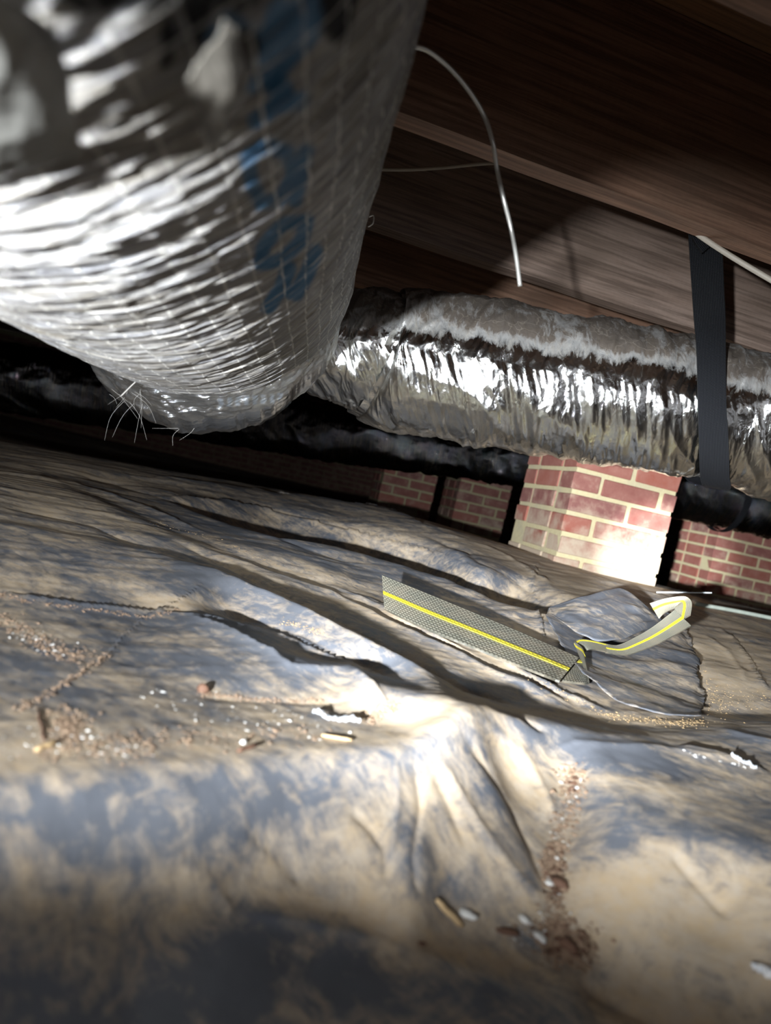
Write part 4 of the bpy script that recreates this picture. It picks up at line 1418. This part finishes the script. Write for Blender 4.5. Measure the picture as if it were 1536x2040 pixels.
# white foil scrap
def scrap(name, pix, label, mat=M_LITTER):
    C_ = [hit(*p) for p in pix]
    C_ = spline([tuple(p + np.array([0, 0, .003])) for p in C_], 24)
    n = 24; w_ = .004 * np.sin(np.linspace(.15, 3.0, n)) * rng.uniform(.5, 1.4, 24) + .001
    V = []
    jz = np.convolve(rng.uniform(-.002, .002, n + 4), np.ones(5) / 5, 'same')
    for i in range(n):
        for k in (-1, -.3, .3, 1):
            V.append((C_[i][0], C_[i][1] + k * w_[i], C_[i][2] + jz[i] * (2 + k) + .0006 * math.sin(i * 2.3 + k * 3) + .0022 * (1 - abs(k))))
    me = np_mesh(name, V, grid_faces(n, 4), smooth=False)
    o = link(name, me, mat); m = o.modifiers.new('t', 'SOLIDIFY'); m.thickness = .0006
    return tag(o, label, 'litter')


scrap('foil_scrap', [(622, 1425), (650, 1434), (680, 1440), (716, 1446)], 'bright white scrap of foil in front of the folded plateau corner')
scrap('foil_scrap', [(1455, 1513), (1475, 1522), (1505, 1535)], 'white crumbly scrap on the dark fold at the right')
scrap('foil_scrap', [(1495, 1935), (1540, 1960), (1580, 1975)], 'blurred white scrap at the right edge, low down')


def litter(name, lines, count, rmin, rmax, mat, label, seed, spread=10, flat=.6):
    """grains nobody could count: one mesh of tiny faceted bits along lines of pixels"""
    q = np.random.default_rng(seed)
    V = []; Fc = []
    base = np.array([(1, 0, 0), (-1, 0, 0), (0, 1, 0), (0, -1, 0), (0, 0, 1), (0, 0, -1)], float)
    tri = np.array([(0, 2, 4), (2, 1, 4), (1, 3, 4), (3, 0, 4), (2, 0, 5), (1, 2, 5), (3, 1, 5), (0, 3, 5)])
    tot = sum(l[1] for l in lines)
    for pts_, wgt, spr in lines:
        Pp = np.array(pts_, float)
        for _ in range(int(count * wgt / tot)):
            t = q.uniform(0, len(Pp) - 1 - 1e-6) if len(Pp) > 1 else 0
            i = int(t)
            c = Pp[i] * (1 - (t - i)) + Pp[min(i + 1, len(Pp) - 1)] * (t - i)
            x, y = c + q.normal(0, 1, 2) * np.array([spr, spr * .6])
            d = ray(x, y)
            if d[2] > -.04: continue
            p = hit(x, y)
            if p[1] > 2.5: continue
            r = rmin + (rmax - rmin) * q.random() ** 2.5
            s = r * np.array([q.uniform(.7, 1.8), q.uniform(.5, 1), flat * q.uniform(.5, 1)])
            a = q.uniform(0, 6.28); ca_, sa_ = math.cos(a), math.sin(a)
            v = base * s * q.uniform(.75, 1.25, (6, 1))
            v = np.column_stack([v[:, 0] * ca_ - v[:, 1] * sa_, v[:, 0] * sa_ + v[:, 1] * ca_, v[:, 2]])
            Fc.append(tri + len(V) * 6); V.append(v + np.array([p[0], p[1], ground(p[0], p[1]) + r * .25]))
    me = np_mesh(name, np.concatenate(V), np.concatenate(Fc), smooth=False)
    o = link(name, me, mat)
    return tag(o, label, 'debris', None, 'stuff')


chan = [(1128, 1530), (1142, 1560), (1135, 1620), (1110, 1680), (1100, 1740), (1108, 1800), (1110, 1860), (1130, 1910)]
litter('grit', [(chan, 5, 14), ([(1100, 1850), (1130, 1880), (1140, 1910)], 6, 24), ([(1100, 1690), (1095, 1760)], 2, 10)], 2600, .0003, .0026, M_GRIT, 'brown grit and crumbs gathered in the channel at right foreground', 1)
litter('coarse_crumbs', [([(1095, 1850), (1125, 1880), (1140, 1905)], 4, 20), ([(1112, 1700), (1100, 1790)], 1.5, 10), ([(1145, 1550), (1130, 1600)], 1, 9)], 190, .0010, .0036, M_BARK, 'coarse dark brown crumbs heaped at the near end of the grit channel', 9)
litter('pale_grit', [(chan, 4, 14), ([(1050, 1840), (1120, 1880)], 2, 26), ([(1370, 1500), (1490, 1530)], 1, 5)], 150, .0006, .0022, M_GRITW, 'whitish grit mixed into the channel at right foreground', 2)
litter('soil_crumbs', [([(0, 1185), (60, 1200), (150, 1210), (230, 1222), (300, 1230), (355, 1215)], 3, 4), ([(0, 1225), (60, 1265), (110, 1300), (180, 1310)], 5, 14), ([(215, 1305), (130, 1360), (30, 1420)], 2, 6),
                       ([(120, 1420), (130, 1470), (160, 1440)], 3, 20), ([(400, 1380), (480, 1392), (560, 1398), (640, 1395)], 2.5, 5), ([(735, 1440), (770, 1405), (785, 1415)], 4, 9), ([(200, 1480), (400, 1470), (640, 1460)], 2.5, 22), ([(60, 1490), (300, 1500)], 2, 28)], 3600, .00025, .0017, M_GRIT, 'reddish soil crumbs scattered over the left plateau', 3)
litter('pale_crumbs', [([(40, 1260), (120, 1300)], 2, 16), ([(0, 1470), (150, 1480), (300, 1500)], 3, 30), ([(300, 1400), (640, 1450)], 3, 30), ([(740, 1430), (780, 1410)], 1, 10)], 300, .0003, .0014, M_GRITW, 'tiny whitish flakes sprinkled on the left plateau', 4)
litter('chaff', [([(1370, 1290), (1400, 1370), (1440, 1420)], 3, 16), ([(1200, 1425), (1330, 1440), (1400, 1440)], 4, 6), ([(1420, 1380), (1530, 1400)], 1.5, 24), ([(560, 1240), (640, 1262)], 1.5, 6), ([(300, 1040), (420, 1070), (560, 1130)], 1.2, 4), ([(1050, 1350), (1200, 1420)], 1, 5)], 1600, .0004, .0014, M_CHIP, 'fine tan chaff and grit around the torn plastic and along the folds', 5)
